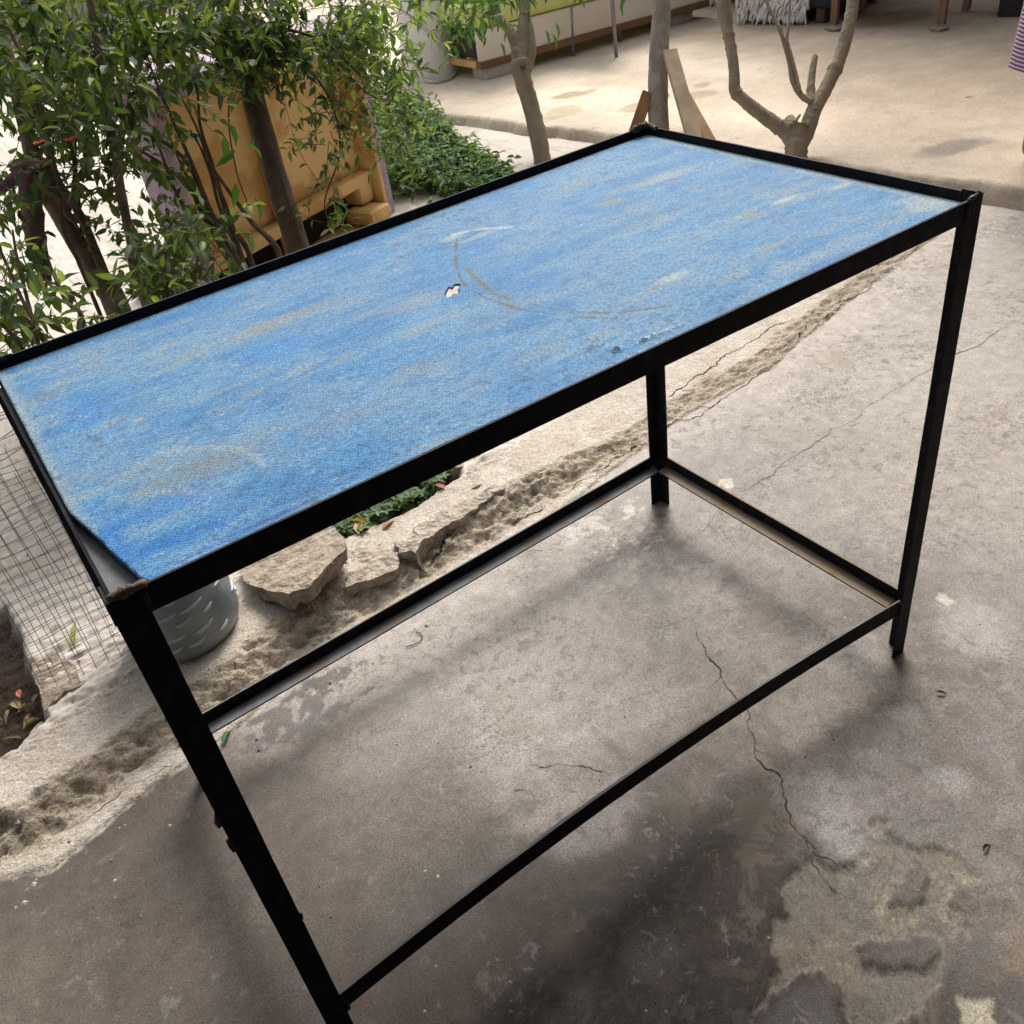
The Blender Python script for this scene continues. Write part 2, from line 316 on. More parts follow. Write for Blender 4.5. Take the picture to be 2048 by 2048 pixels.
def ground(X, Y):
    yf = kerb_y(X, Y); t = Y - yf
    left = 1 - sst(0.9, 1.35, X)
    n1 = fbm(X, Y, 3.0, 4, 11); n2 = fbm(X, Y, 14, 4, 21); n3 = fbm(X, Y, 55, 4, 31); n4 = fbm(X, Y, 120, 3, 41)
    h = 0.004 * (n1 - 0.5) + 0.0012 * (n3 - 0.5)
    tw_ = t + .035 * (fbm(X * .8, Y * 1.4, 9, 4, 141) - .5) + .018 * (fbm(X * .7, Y * 1.6, 30, 4, 143) - .5)
    rg = fbm(X * .75, Y * 1.5, 42, 5, 145, .62); rg2 = fbm(X * .8, Y * 1.3, 95, 3, 147, .6)
    top = 0.045 * left + 0.012 * (1 - left)
    s0 = .045 * left + .004; s1 = .135 * left + .075 * (1 - left)
    rise = sst(0, 1, (tw_ - s0) / (s1 - s0))
    crumble = sst(-.25, .2, (tw_ - s0) / (s1 - s0)) * (1 - sst(.75, 1.15, (tw_ - s0) / (s1 - s0)))
    skirt = sst(-.004, .006, t) * (1 - crumble) * (1 - rise)
    band = sst(-0.01, 0.02, t) * (1 - sst(0.20, 0.34, t))
    h = h + .006 * sst(-.002, .010, t) + top * rise + crumble * ((0.030 * left + .014 * (1 - left)) * (rg - .5) + .014 * (rg2 - .5))
    h = h + band * (1 - crumble) * (0.008 * (n2 - 0.5) + 0.003 * (n3 - 0.5))
    backm = sst(.20, .28, tw_) * left
    h = h + backm * (.022 * (rg - .5) + .010 * (rg2 - .5))
    h = h - sst(0.45, 0.9, t) * 0.02 * left
    # floor colour
    c = np.empty(X.shape + (3,)); c[:] = (0.168, 0.148, 0.127)
    c = mixc(c, (0.150, 0.132, 0.118), sst(0.42, 0.66, n1))
    c = mixc(c, (0.225, 0.200, 0.180), 0.55 * sst(0.50, 0.72, fbm(X, Y, 5.5, 4, 71)))
    c = mixc(c, (0.205, 0.187, 0.175), 0.6 * sst(.5, .7, fbm(X, Y, 9, 5, 81)))
    c = mixc(c, (0.110, 0.090, 0.072), 0.55 * sst(.52, .64, fbm(X, Y, 17, 5, 83, .6)))
    # the paler strip under and right of the table
    pale = sst(0.05, 0.55, Y - 0.10 * (X - 1.0)) * sst(-0.05, 0.35, X) + 1.0 * sst(1.15, 1.7, X)
    c = mixc(c, (0.340, 0.312, 0.280), 0.80 * np.clip(pale, 0, 1) * (0.55 + 0.45 * n2))
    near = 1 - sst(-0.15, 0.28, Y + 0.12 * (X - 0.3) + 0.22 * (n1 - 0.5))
    c = mixc(c, (0.036, 0.027, 0.024), 0.86 * near * (1 - sst(0.55, 0.95, X)))  # the tabletop's shadow, painted into the floor colour
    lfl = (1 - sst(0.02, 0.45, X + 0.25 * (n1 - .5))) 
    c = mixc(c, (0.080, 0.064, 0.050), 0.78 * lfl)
    for (u, v, r, k) in STAINS_SHADOWS:
        q = onz(u, v); d = np.hypot(X - q[0], Y - q[1])
        c = mixc(c, (0.07, 0.062, 0.058), k * (1 - sst(r * .25, r * 1.1, d)) * (0.35 + 0.65 * sst(.35, .6, n3)))
    sp = sst(0.66, 0.74, fbm(X, Y, 150, 2, 91)) * sst(.45, .6, fbm(X, Y, 6, 3, 93))
    c = mixc(c, (0.09, 0.080, 0.070), 0.22 * sp)
    fl = sst(0.74, 0.79, fbm(X, Y, 38, 4, 97)); c = mixc(c, (0.36, 0.33, 0.30), 0.20 * fl)
    wx = 0.012 * (fbm(X, Y, 60, 3, 61) - .5); wy = 0.012 * (fbm(X, Y, 60, 3, 63) - .5)
    wx = wx + .030 * (fbm(X, Y, 14, 3, 65) - .5); wy = wy + .030 * (fbm(X, Y, 14, 3, 67) - .5)
    nearm = (Y < 0.85) & (X > -0.6) & (X < 2.2)
    def sub(P):
        r = np.full(X.shape, -9.0); r[nearm] = sdpoly(X[nearm] + wx[nearm] * 2, Y[nearm] + wy[nearm] * 2, P); return r
    for P in CHIPS:
        m = sst(-0.001, 0.002, sub(P)); c = mixc(c, (0.50, 0.46, 0.41), 0.85 * m)
    w = sst(0.64, 0.68, fbm(X * 1.0, Y * 1.0, 45, 4, 99)) * (1 - sst(0.0, 0.12, np.hypot(X - 1.02, Y - 0.66) - 0.06)); c = mixc(c, (0.48, 0.44, 0.40), 0.8 * w)
    ag = sst(-0.002, 0.003, sub(AGG))
    for P in ISL: ag = ag * (1 - sst(-0.002, 0.003, sub(P)))
    gr = fbm(X, Y, 210, 2, 51)
    agc = np.array((0.215, 0.186, 0.142)) * (0.45 + 1.1 * gr[..., None]); agc = mixc(agc, (.16, .145, .13), .7 * sst(.45, .62, fbm(X, Y, 16, 4, 53)))
    c = c * (1 - ag[..., None]) + agc * ag[..., None]
    h = h - 0.0045 * ag + 0.0022 * ag * (gr - .5) + 0.0015 * ag * (n3 - .5)
    isl = np.zeros(X.shape)
    for P in ISL: isl = np.maximum(isl, sst(0.0, 0.03, sub(P)))
    c = mixc(c, (0.180, 0.165, 0.158), 0.5 * isl)
    o = sst(-0.02, 0.03, sub(ORANGE)); c = mixc(c, (0.26, 0.185, 0.105), 0.5 * o * (.3 + .9 * n3))
    o = sst(-0.006, 0.004, sub(PALE_BR)); c = mixc(c, (0.42, 0.38, 0.29), o)
    dk = sst(-0.004, 0.004, sub(DARK_R))
    for (u, v, r, k, cc) in BLOTCH:
        q = onz(u, v); d = np.hypot(X - q[0], Y - q[1]) / r + .9 * (fbm(X, Y, 10, 4, 121) - .5) + .4 * (n3 - .5)
        c = mixc(c, cc, k * (1 - sst(.35, 1.05, d)))
    # kerb mortar and courtyard colours
    kc = np.empty_like(c); kc[:] = (0.495, 0.440, 0.375)
    kc = mixc(kc, (0.430, 0.365, 0.290), 0.55 * sst(.45, .62, n2)); kc = mixc(kc, (0.585, 0.530, 0.460), 0.45 * sst(.52, .66, fbm(X, Y, 22, 4, 101)))
    kc = mixc(kc, (0.385, 0.315, 0.230), 0.80 * crumble); kc = mixc(kc, (0.215, 0.175, 0.125), .75 * crumble * sst(.50, .34, rg)); kc = mixc(kc, (0.52, 0.455, 0.37), .6 * crumble * sst(.54, .66, rg2))
    kc = mixc(kc, (0.330, 0.265, 0.195), .65 * backm * sst(.38, .6, n2)); kc = mixc(kc, (0.20, 0.16, 0.115), .6 * backm * sst(.48, .34, rg))
    kc = mixc(kc, (0.18, 0.145, 0.105), 0.5 * sst(0.66, 0.74, n4) * (0.35 + 0.65 * crumble))
    yc = np.empty_like(c); yc[:] = (0.560, 0.505, 0.445)
    yc = mixc(yc, (0.470, 0.415, 0.350), 0.7 * sst(.45, .65, fbm(X, Y, 4, 4, 111))); yc = mixc(yc, (0.62, 0.57, 0.51), 0.5 * sst(.55, .7, n2))
    yc = mixc(yc, (0.33, 0.28, 0.22), 0.5 * sst(.62, .72, n3))
    c = mixc(c, (.420, .375, .335), .75 * sst(-.17, -.01, t + .10 * (n2 - .5) + .03 * (n3 - .5)) * sst(-.05, .25, X))
    c = mixc(c, (.41, .365, .31), .5 * sst(1.3, 2.0, X))
    km = sst(-0.006, 0.004, t + 0.020 * (n3 - 0.5)); c = c * (1 - km[..., None]) + kc * km[..., None]
    c = mixc(c, (0.125, 0.112, 0.105), dk * 0.9 * sst(.30, .42, n3))
    ym = sst(0.22, 0.30, t + 0.08 * (n2 - .5)); c = c * (1 - ym[..., None]) + yc * ym[..., None]
    # soil
    soil = np.full(X.shape, -9.0)
    msk = (X < 1.3) & (Y > 0.6) & (Y < 2.2)
    for P in (SOIL_L, SOIL_B):
        soil[msk] = np.maximum(soil[msk], sdpoly(X[msk] + wx[msk], Y[msk] + wy[msk], P))
    s = sst(-0.012, 0.02, soil)
    sc = np.array((0.055, 0.040, 0.029)) * (0.5 + 1.1 * n3[..., None])
    c = c * (1 - s[..., None]) + sc * s[..., None]
    h = h * (1 - s) + s * (-0.015 + 0.030 * (n2 - .5) + 0.022 * (n3 - .5))
    return h, c, t, soil
def seg(a, b, st): return list(np.arange(a, b - st * 0.5, st))
xs = np.array(seg(-6, -0.8, .08) + seg(-0.8, 1.5, .0052) + seg(1.5, 2.3, .008) + seg(2.3, 3.6, .016) + seg(3.6, 7.2, .15))
ys = np.array(seg(-4, -0.62, .08) + seg(-0.62, 0.56, .0052) + seg(0.56, 1.16, .0036) + seg(1.16, 1.30, .0052) + seg(1.30, 2.4, .012) + seg(2.4, 5.0, .04) + seg(5.0, 14.1, .3))
GX, GY = np.meshgrid(xs, ys)
GH, GC, GT, GS = ground(GX, GY)
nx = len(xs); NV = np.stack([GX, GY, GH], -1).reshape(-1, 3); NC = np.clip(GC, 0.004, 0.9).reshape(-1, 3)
ii, jj = np.meshgrid(np.arange(len(ys) - 1), np.arange(nx - 1), indexing='ij')
q0 = (ii * nx + jj).ravel(); QF = np.stack([q0, q0 + 1, q0 + nx + 1, q0 + nx], 1)
fT = GT[:-1, :-1].ravel(); fS = GS[:-1, :-1].ravel()
M_FLOOR = mat_attr('floor concrete', rough=0.74, spec=0.28, var=0.30, vscale=24, bumps=((45, .22, .004), (330, .5, .0014)), speck=0.30, speck_scale=420, grain=.46, gscale=300, stain=1.0)
M_KERB = mat_attr('kerb mortar', rough=0.92, spec=0.15, var=0.28, vscale=110, bumps=((70, .45, .006), (150, .75, .006), (420, .6, .0022)), speck=0.40, speck_scale=230, grain=.30, gscale=300)
M_YARD = mat_attr('courtyard concrete', rough=0.9, spec=0.15, var=0.10, vscale=22, bumps=((30, .15, .003), (260, .25, .001)), speck=0.14, speck_scale=240, grain=.10, gscale=200)
M_PATIO = mat_attr('patio cement', rough=0.9, spec=0.15, var=0.17, vscale=5, bumps=((24, .18, .004), (200, .3, .0015)), speck=0.25, speck_scale=120, grain=.16, gscale=90)
M_SOIL = mat_attr('soil', rough=0.97, spec=0.05, var=0.45, vscale=160, bumps=((150, .9, .006), (500, .7, .003)))
def cut(name, mask, m, parent=None):
    fs = QF[mask]; ids, inv = np.unique(fs, return_inverse=True)
    o = link(name, np_mesh(name, NV[ids], inv.reshape(fs.shape), m, NC[ids]), parent)
    if parent is None: tag(o, kind='structure')
    return o
is_soil = fS > 0.004
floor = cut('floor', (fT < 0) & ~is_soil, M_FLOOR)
kerb = cut('kerb', (fT >= 0) & (fT < 0.26) & ~is_soil, M_KERB)
yard = cut('courtyard', (fT >= 0.26) & ~is_soil, M_YARD)
cut('soil', is_soil, M_SOIL)
def gz(x, y): return float(ground(np.array([[x]]), np.array([[y]]))[0][0, 0])
far = MB(); far.box((0, 20, -0.3), (900, 900, 0.4))
tag(far.build('ground', mat('far ground', (0.42, 0.37, 0.31), (0.33, 0.29, 0.23), rough=.95, scale=2)), kind='structure')

# cracks: jagged dark ribbons
M_CRACK = mat('crack dirt', (0.022, 0.018, 0.015), (0.045, 0.036, 0.028), rough=1.0, scale=120, bump=0)
def crack(pts, parent, wmm=(1.0, 3.0), jag=0.006, seed=1, lift=0.0008, z=0.0):
    r = random.Random(seed); P = [onz(u, v, z)[:2] for u, v in pts]
    for lv in range(4):
        Q = [P[0]]
        for a, b in zip(P, P[1:]):
            d = b - a; L = np.hypot(*d); nrm = np.array([-d[1], d[0]]) / (L + 1e-9)
            Q += [(a + b) / 2 + nrm * r.uniform(-1, 1) * min(jag * 0.6 ** lv * 1.6, L * .18), b]
        P = Q
    V = []; Fs = []; n = len(P); w = 1.0
    H, _, _, _ = ground(np.array([[q[0] for q in P]]), np.array([[q[1] for q in P]]))
    for i, q in enumerate(P):
        d = P[min(i + 1, n - 1)] - P[max(i - 1, 0)]; nrm = np.array([-d[1], d[0]]) / (np.hypot(*d) + 1e-9)
        w = 0.5 * w + 0.5 * r.uniform(wmm[0] * .3, wmm[1] * 1.15) * (2.6 if r.random() < .07 else 1) * (.35 + 1.1 * (.5 + .5 * math.sin(i * .21 + seed)) * (.5 + .5 * math.sin(i * .063 + 2 * seed)) + .3); e = min(1, i / 4, (n - 1 - i) / 4) * w * 0.00036
        for s in (-1, 1): V.append((q[0] + s * nrm[0] * e, q[1] + s * nrm[1] * e, H[0, i] + lift))
    for i in range(n - 1): Fs.append((2 * i, 2 * i + 1, 2 * i + 3, 2 * i + 2))
    for _ in range(max(1, n // 45)):         # hairline branches
        i = r.randrange(3, max(4, n - 4)); q = np.array(P[i]); d = P[min(i + 1, n - 1)] - P[i - 1]; a = math.atan2(d[1], d[0]) + r.choice((-1, 1)) * r.uniform(.5, 1.2); b = len(V); m_ = r.randint(5, 11)
        for k in range(m_):
            e = .00045 * (1 - k / (m_ - 1)) + .00008; a += r.uniform(-.5, .5)
            for s_ in (-1, 1): V.append((q[0] - s_ * math.sin(a) * e, q[1] + s_ * math.cos(a) * e, H[0, i] + lift))
            q = q + np.array([math.cos(a), math.sin(a)]) * r.uniform(.004, .008)
        for k in range(m_ - 1): Fs.append((b + 2 * k, b + 2 * k + 1, b + 2 * k + 3, b + 2 * k + 2))
    mb = MB(); mb.add(V, Fs); return mb.build('crack', M_CRACK, parent)
crack([(1390, 1255), (1412, 1308), (1442, 1342), (1452, 1375), (1476, 1402), (1500, 1430), (1508, 1480), (1525, 1530), (1566, 1562), (1575, 1622), (1596, 1668), (1618, 1698)], floor, (1.2, 3.2), .005, 3)
crack([(1618, 1698), (1660, 1718), (1700, 1728)], floor, (1.0, 2.0), .003, 31)
crack([(1625, 1710), (1640, 1745), (1680, 1785)], floor, (.8, 1.6), .003, 32)
crack([(2048, 632), (1960, 690), (1860, 740), (1760, 800), (1700, 845), (1640, 880), (1560, 935), (1520, 960), (1470, 985)], floor, (.8, 2.2), .008, 4)
crack([(1470, 985), (1440, 1010), (1420, 1045), (1395, 1070)], floor, (.6, 1.2), .004, 5)
crack([(1050, 1530), (1090, 1535), (1150, 1532), (1220, 1545)], floor, (.8, 1.6), .006, 6)
crack([(980, 1565), (1020, 1580), (1060, 1590)], floor, (.6, 1.2), .004, 8)
crack([(1010, 1110), (1050, 1100), (1090, 1102)], floor, (.6, 1.5), .003, 9)
crack([(1850, 485), (1815, 515), (1760, 560), (1700, 600), (1660, 632), (1600, 668), (1548, 712)], kerb, (2.0, 4.5), .008, 11)
crack([(1552, 728), (1500, 762), (1440, 800), (1425, 815), (1405, 832), (1385, 838), (1350, 845), (1330, 860)], kerb, (2.2, 5.0), .008, 12)
crack([(1290, 892), (1262, 905), (1228, 920), (1205, 945), (1170, 962), (1140, 985)], kerb, (2.0, 4.5), .007, 13)
crack([(1590, 640), (1500, 690), (1455, 712), (1440, 722), (1415, 745), (1370, 780), (1335, 800)], kerb, (3, 7), .012, 14, z=.01)
crack([(1020, 1035), (1060, 1012), (1085, 1000)], kerb, (2, 6), .004, 15, z=.03)
crack([(480, 1425), (520, 1395), (560, 1372), (640, 1330), (690, 1300)], floor, (1, 3), .006, 16)
crack([(160, 1655), (230, 1605), (300, 1562), (360, 1530)], kerb, (1, 2.5), .006, 17)
crack([(960, 1010), (930, 1030), (900, 1055), (880, 1080), (850, 1110), (830, 1118)], kerb, (4, 9), .006, 18, z=.05)

# ------------------------------------------------------------------ raised patio with a broken edge
EDGE = np.array([[2.58, 14.0], [2.60, 4.9], [2.66, 4.25], [2.78, 3.62], [2.95, 2.85], [3.08, 2.0], [3.17, 1.40], [3.22, 1.02], [3.30, 0.3], [3.45, -1.0], [3.6, -4.0]])
PZ = 0.065
pxs = np.array(list(np.linspace(0, .22, 16)) + list(np.linspace(.24, 1.4, 50)) + list(np.linspace(1.45, 5.5, 60)))
pys = np.array(seg(-4, 0.6, .08) + seg(0.6, 5.2, .016) + seg(5.2, 14.05, .15))
PU, PY = np.meshgrid(pxs, pys)
ex = np.interp(PY, EDGE[::-1, 1], EDGE[::-1, 0]) + 0.05 * (fbm(PY, PY * 0, 5, 4, 201) - .5)
PX = ex + PU
e = PU / 0.10
PH = PZ * sst(0, 1, (PU + 0.03 * (fbm(PX, PY, 14, 3, 203) - .5)) / (0.045 + .05 * fbm(PX, PY, 4, 2, 205))) + 0.003 * (fbm(PX, PY, 3, 3, 207) - .5) + .012 * (fbm(PX, PY, 26, 3, 209) - .5) * np.exp(-(e - .5) ** 2 * 3)
PH[:, 0] = -0.03
pc = np.empty(PX.shape + (3,)); pc[:] = (0.415, 0.352, 0.285); pc = mixc(pc, (0.690, 0.615, 0.515), sst(.25, .75, (4.75 - PX) * .45 + (PY - 2.6) * .28 + .5 * (fbm(PX, PY, 1.2, 4, 210) - .5)))  # paler towards the daybed: the stronger light there is put into the colour
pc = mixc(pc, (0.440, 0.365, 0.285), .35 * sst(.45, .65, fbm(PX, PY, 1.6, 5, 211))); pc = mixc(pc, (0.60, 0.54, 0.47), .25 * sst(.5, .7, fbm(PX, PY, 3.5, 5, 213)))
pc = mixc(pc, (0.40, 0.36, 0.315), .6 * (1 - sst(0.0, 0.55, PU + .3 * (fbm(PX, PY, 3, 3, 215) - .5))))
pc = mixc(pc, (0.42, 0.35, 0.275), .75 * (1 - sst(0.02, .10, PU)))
for (u, v, r, k, cc) in [(1140, 190, .13, .7, (.30, .24, .13)), (1125, 225, .16, .5, (.32, .27, .16)), (1270, 215, .12, .6, (.30, .25, .15)), (1405, 170, .07, .7, (.34, .27, .16)), (1400, 190, .09, .6, (.33, .27, .17)),
                         (1905, 290, .12, .65, (.17, .155, .15)), (1870, 305, .10, .5, (.2, .18, .17)), (1950, 285, .08, .5, (.19, .17, .16)), (1780, 40, .3, .6, (.24, .175, .11)), (1700, 30, .2, .5, (.25, .19, .12))]:
    q = onz(u, v, PZ); a = 2.6
    d = np.hypot((PX - q[0]) * .8, (PY - q[1]) * 1.2) + r * 1.1 * (fbm(PX, PY, 9, 3, 217) - .5)
    pc = mixc(pc, cc, k * (1 - sst(r * .55, r * .95, d)))
pc = mixc(pc, (.30, .25, .2), .45 * sst(.74, .80, fbm(PX, PY, 24, 4, 219)))
pn = len(pxs); ii, jj = np.meshgrid(np.arange(len(pys) - 1), np.arange(pn - 1), indexing='ij'); q0 = (ii * pn + jj).ravel()
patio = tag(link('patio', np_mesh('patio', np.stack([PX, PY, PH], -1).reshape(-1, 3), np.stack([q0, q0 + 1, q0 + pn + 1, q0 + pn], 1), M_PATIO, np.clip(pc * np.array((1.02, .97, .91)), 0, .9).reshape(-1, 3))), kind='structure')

# walls of the yard and the unseen covers added to cut the light
M_PLASTER = mat('old lime plaster', (0.50, 0.45, 0.39), (0.40, 0.34, 0.27), rough=.95, scale=2.5, bump=.4, bscale=40)
M_PLASTER2 = mat('dim plaster', (0.24, 0.20, 0.165), (0.17, 0.14, 0.115), rough=.95, scale=3, bump=.4, bscale=40)
w = MB(); w.box((-0.5, 13.4, 1.2), (14, .25, 2.6)); tag(w.build('boundary_wall', M_PLASTER), 'pale plastered wall closing the far end of the yard', 'wall')
ph = empty('shade_porch', (7.0, 4.2, 0), 'brown plastered house front with an unseen eave added to shade the patio', 'house')
w = MB(); w.box((7.0, 4.6, 1.35), (.25, 17, 2.9)); w.build('wall', M_PLASTER2, ph)
w = MB(); w.box((6.62, 3.6, 2.62), (.9, 6.5, .05), _rot(0, 0, 0) @ np.array([[math.cos(.06), 0, math.sin(.06)], [0, 1, 0], [-math.sin(.06), 0, math.cos(.06)]])); w.build('shade_roof', mat('porch sheet', (.25, .23, .2), rough=.7), ph)  # unseen eave, added to shade the right of the patio
for y in (.6, 6.6):
    w = MB(); w.tube([(6.3, y, -.02), (6.3, y, 2.64)], .06, 10); w.build('post', mat('porch post', (.2, .15, .11), rough=.9), ph, True)
hv = empty('house', (0, -3.2, 0), 'plain plastered house and veranda added behind the camera to cut sky light', 'house')  # out of view, added to block sky light and darken the foreground
w = MB(); w.box((0.8, -3.2, 1.5), (12, .25, 3.1)); w.build('wall', M_PLASTER2, hv)
M_WOOD_D = mat('weathered timber', (0.20, 0.155, 0.115), (0.13, 0.10, 0.075), rough=.9, scale=9, stretch=(1, 1, .12), bump=.5, bscale=40)
w = MB(); w.box((0.8, -1.55, 2.66), (12, 3.4, .05), _rot(0, math.radians(-4), 0)); w.build('shade_roof', mat('sheet roof', (.22, .2, .18), rough=.7), hv)
for x in (-3.6, 4.6):
    w = MB(); w.tube([(x, .02, -.02), (x, .02, 2.60)], .06, 10); w.build('post', M_WOOD_D, hv, True)

# ------------------------------------------------------------------ the table
TL, TW, TH, FW, TK = 1.1707, 0.668, 0.850, 0.0296, 0.0032
YD = 0.618                                   # the back rail runs a little askew
M_IRON = mat_iron(); M_IRON2 = mat_iron(True); M_IRON3 = mat_iron(False, True)
table = empty('work_table', (0, 0, 0), 'black angle iron table with worn blue board top and four low stretchers', 'table')
EX, EY, EZ = np.eye(3)
def angle_iron(name, path, a, b, wa, wb, t=TK, dent=0.0, m=None):
    a = np.asarray(a, float); b = np.asarray(b, float); a /= np.linalg.norm(a); b /= np.linalg.norm(b)
    prof = [(0, 0), (wa, 0), (wa, t), (t * 1.5, t), (t, t * 1.5), (t, wb), (0, wb)]; k = len(prof)
    V = []; Fs = []
    for i, P in enumerate(path):
        for (x, y) in prof:
            j = dent * (random.random() - .5)
            V.append(np.asarray(P) + a * (x + j) + b * (y + dent * (random.random() - .5)))
    n = len(path)
    for i in range(n - 1):
        for q in range(k): Fs.append((i * k + q, i * k + (q + 1) % k, (i + 1) * k + (q + 1) % k, (i + 1) * k + q))
    Fs.append(tuple(range(k))[::-1]); Fs.append(tuple((n - 1) * k + q for q in range(k)))
    mb = MB(); mb.add(V, Fs); return mb.build(name, m or M_IRON, table)
def line(P, Q, n, bow=None):
    P = np.asarray(P, float); Q = np.asarray(Q, float)
    return [P + (Q - P) * s + (np.asarray(bow) * 4 * s * (1 - s) if bow is not None else 0) for s in np.linspace(0, 1, n)]
Dx, Cx = 0.004, TL
LEGS = [((0, 0), EX, EY, TH - .002), ((TL, 0), -EX, EY, TH + .003), ((TL, TW), -EX, -EY, TH - .001), ((Dx, YD), EX, -EY, TH - .001)]
leg_obs = []
for (x, y), a, b, top in LEGS:
    leg_obs.append(((x, y), angle_iron('leg', line((x, y, gz(x, y) - .003), (x, y, top), 14), a, b, FW, FW, dent=.0005)))
g = FW - .001
angle_iron('rail', line((g, .0006, TH - .0285), (TL - g, .0006, TH - .0285), 24), EY, EZ, FW, .0285, dent=.0004)
angle_iron('rail', line((Dx + g, YD, TH - .0285), (TL - g, TW, TH - .0285), 24), -EY, EZ, FW, .0285, dent=.0004)
angle_iron('rail', line((-.0012, .006, TH - .030), (Dx - .0100, YD - g, TH - .030), 16), EX, (.0050, 0, .030), FW + .004, .0304, dent=.0004, m=M_IRON3)   # sprung outward at the bottom
angle_iron('rail', line((TL - .0006, g, TH - .0285), (TL - .0006, TW - g, TH - .0285), 16), -EX, EZ, FW, .0285, dent=.0005)
zl = .106
angle_iron('stretcher', line((g, .006, zl + .001), (TL - g, .004, zl - .001), 30, (0, .020, .004)), EY, EZ, .0245, .0350, dent=.0004)
angle_iron('stretcher', line((Dx + g, YD - .001, zl), (TL - g, TW - .001, zl), 24), -EY, EZ, FW, .029, dent=.0004)
angle_iron('stretcher', line((.001, g, zl), (Dx, YD - g, zl), 12), EX, EZ, FW, .029)
angle_iron('stretcher', line((TL - .001, g, zl), (TL - .001, TW - g, zl), 16), -EX, EZ, FW, .029, dent=.0004, m=M_IRON2)
# weld beads
M_WELD = mat('rusty weld', (0.050, 0.036, 0.030), (0.16, 0.115, 0.095), rough=.8, scale=60, bump=.8, bscale=160, bdist=.003)
M_WELDK = mat('painted weld', (0.010, 0.010, 0.012), (0.03, 0.028, 0.028), rough=.6, scale=60, bump=.8, bscale=160, bdist=.003)
def weld(P, Q, r, m, n=9):
    mb = MB(); pts = line(P, Q, n); pts = [q + np.array([random.uniform(-1, 1), random.uniform(-1, 1), random.uniform(-1, 1)]) * r * .35 for q in pts]
    mb.tube(pts, [r * random.uniform(.65, 1.35) for _ in pts], 7, wob=.25); par = min(leg_obs, key=lambda q: math.hypot(q[0][0] - P[0], q[0][1] - P[1]))[1]; return mb.build('weld_bead', m, par, True)
weld((.004, .003, TH - .001), (.034, .003, TH + .001), .0042, M_WELD)
weld((FW + .001, -.0002, TH - .004), (FW + .001, -.0002, TH - .027), .0022, M_WELDK)
weld((TL - FW, -.0006, TH + .002), (TL - FW - .001, -.0002, TH - .028), .0028, M_WELDK)
weld((TL - FW, .001, TH + .001), (TL - .004, .002, TH + .003), .003, M_WELDK)
weld((TL - .036, TW - .004, TH), (TL - .002, TW - .002, TH + .003), .0055, M_WELD)
weld((TL - .003, TW - .03, TH - .001), (TL - .002, TW - .006, TH + .003), .0035, M_WELD)
weld((Dx + .004, YD - .002, TH), (Dx + .03, YD - .002, TH), .003, M_WELDK)
weld((TL - FW, .003, zl + .029), (TL - FW - .003, .006, zl + .03), .004, M_WELDK, 5)
weld((FW + .002, .002, zl + .030), (FW + .003, .004, zl + .002), .003, M_WELDK, 6)
weld((TL - FW + .001, TW - .03, zl + .004), (TL - .028, TW - .004, zl + .004), .003, M_WELD, 6)
for zz, s in ((.565, 1), (.520, 1)): weld((-.0005, .0, zz), (-.0008, .0, zz - .018), .0030, M_WELDK, 4)
weld((FW + .0005, .0, .345), (FW + .0008, .0, .335), .0022, M_WELDK, 3)

# ---- the board: worn blue paint over hardboard, corner gone at the front left, one hole
ZB = TH - .0135
BX0, BX1, BY0 = .0060, TL - .0052, .0048
bx = np.arange(BX0, BX1 + .001, .0028); by = np.linspace(0, 1, 228)
BXg, Bt = np.meshgrid(bx, by)
BYt = (YD - .0055) + (TW - YD) * (BXg - Dx) / (TL - Dx) - .0012
BYg = BY0 + (BYt - BY0) * Bt
def edge_left(Y): return np.interp(Y, [0, .030, .079, .120, .19, 1], [.046, .034, .026, .020, .0075, .0062]) + .0016 * (fbm(Y, Y * 0, 60, 4, 411) - .5) * (Y < .2)
def edge_front(X): return np.interp(X, [0, .035, .12, .20, .30, 9], [.0065, .0060, .0085, .0100, .0052, .0048]) + .0012 * (fbm(X, X * 0, 40, 4, 413) - .5) * (X < .32)
_e = edge_left(BYg); BXg = _e + (BXg - BX0) * (BX1 - _e) / (BX1 - BX0)
_e = edge_front(BXg); BYg = _e + (BYg - BY0) * (BYt - _e) / (BYt - BY0)
SX, SY = BXg, BYg
st1 = fbm(SX * 1.0, SY * 3.6, 9, 5, 301); st2 = fbm(SX * 2.4, SY * 9.0, 14, 4, 311); bl = fbm(SX, SY, 4.5, 4, 321); fine = fbm(SX, SY, 90, 3, 331)
bc = np.empty(SX.shape + (3,)); bc[:] = (0.036, 0.178, 0.395)
bc = mixc(bc, (0.060, 0.220, 0.450), .45 * sst(.40, .62, bl))
bc = mixc(bc, (0.022, 0.125, 0.335), .4 * sst(.54, .72, fbm(SX, SY, 11, 4, 341)))
gr1 = fbm(SX * 1.3, SY * 3.0, 60, 4, 323); gr2 = fbm(SX, SY * 1.6, 26, 4, 327)
bc = mixc(bc, (0.290, 0.335, 0.395), .13 + .30 * sst(.35, .65, fbm(SX, SY * 1.8, 8, 5, 329)) + 0 * gr2); bc = mixc(bc, (0.110, 0.280, 0.470), .30 * sst(.45, .62, gr2)); bc = mixc(bc, (0.028, 0.140, 0.335), .5 * sst(.52, .66, gr1))
wear = .38 * sst(.40, .66, st1) * (.35 + .65 * sst(.3, .65, st2)) + .30 * sst(.45, .7, bl) * sst(.4, .65, st2)
bc = mixc(bc, (0.250, 0.310, 0.370), np.clip(wear, 0, .85))
bc = mixc(bc, (0.260, 0.250, 0.235), .42 * sst(.56, .76, st1) * sst(.42, .62, st2))
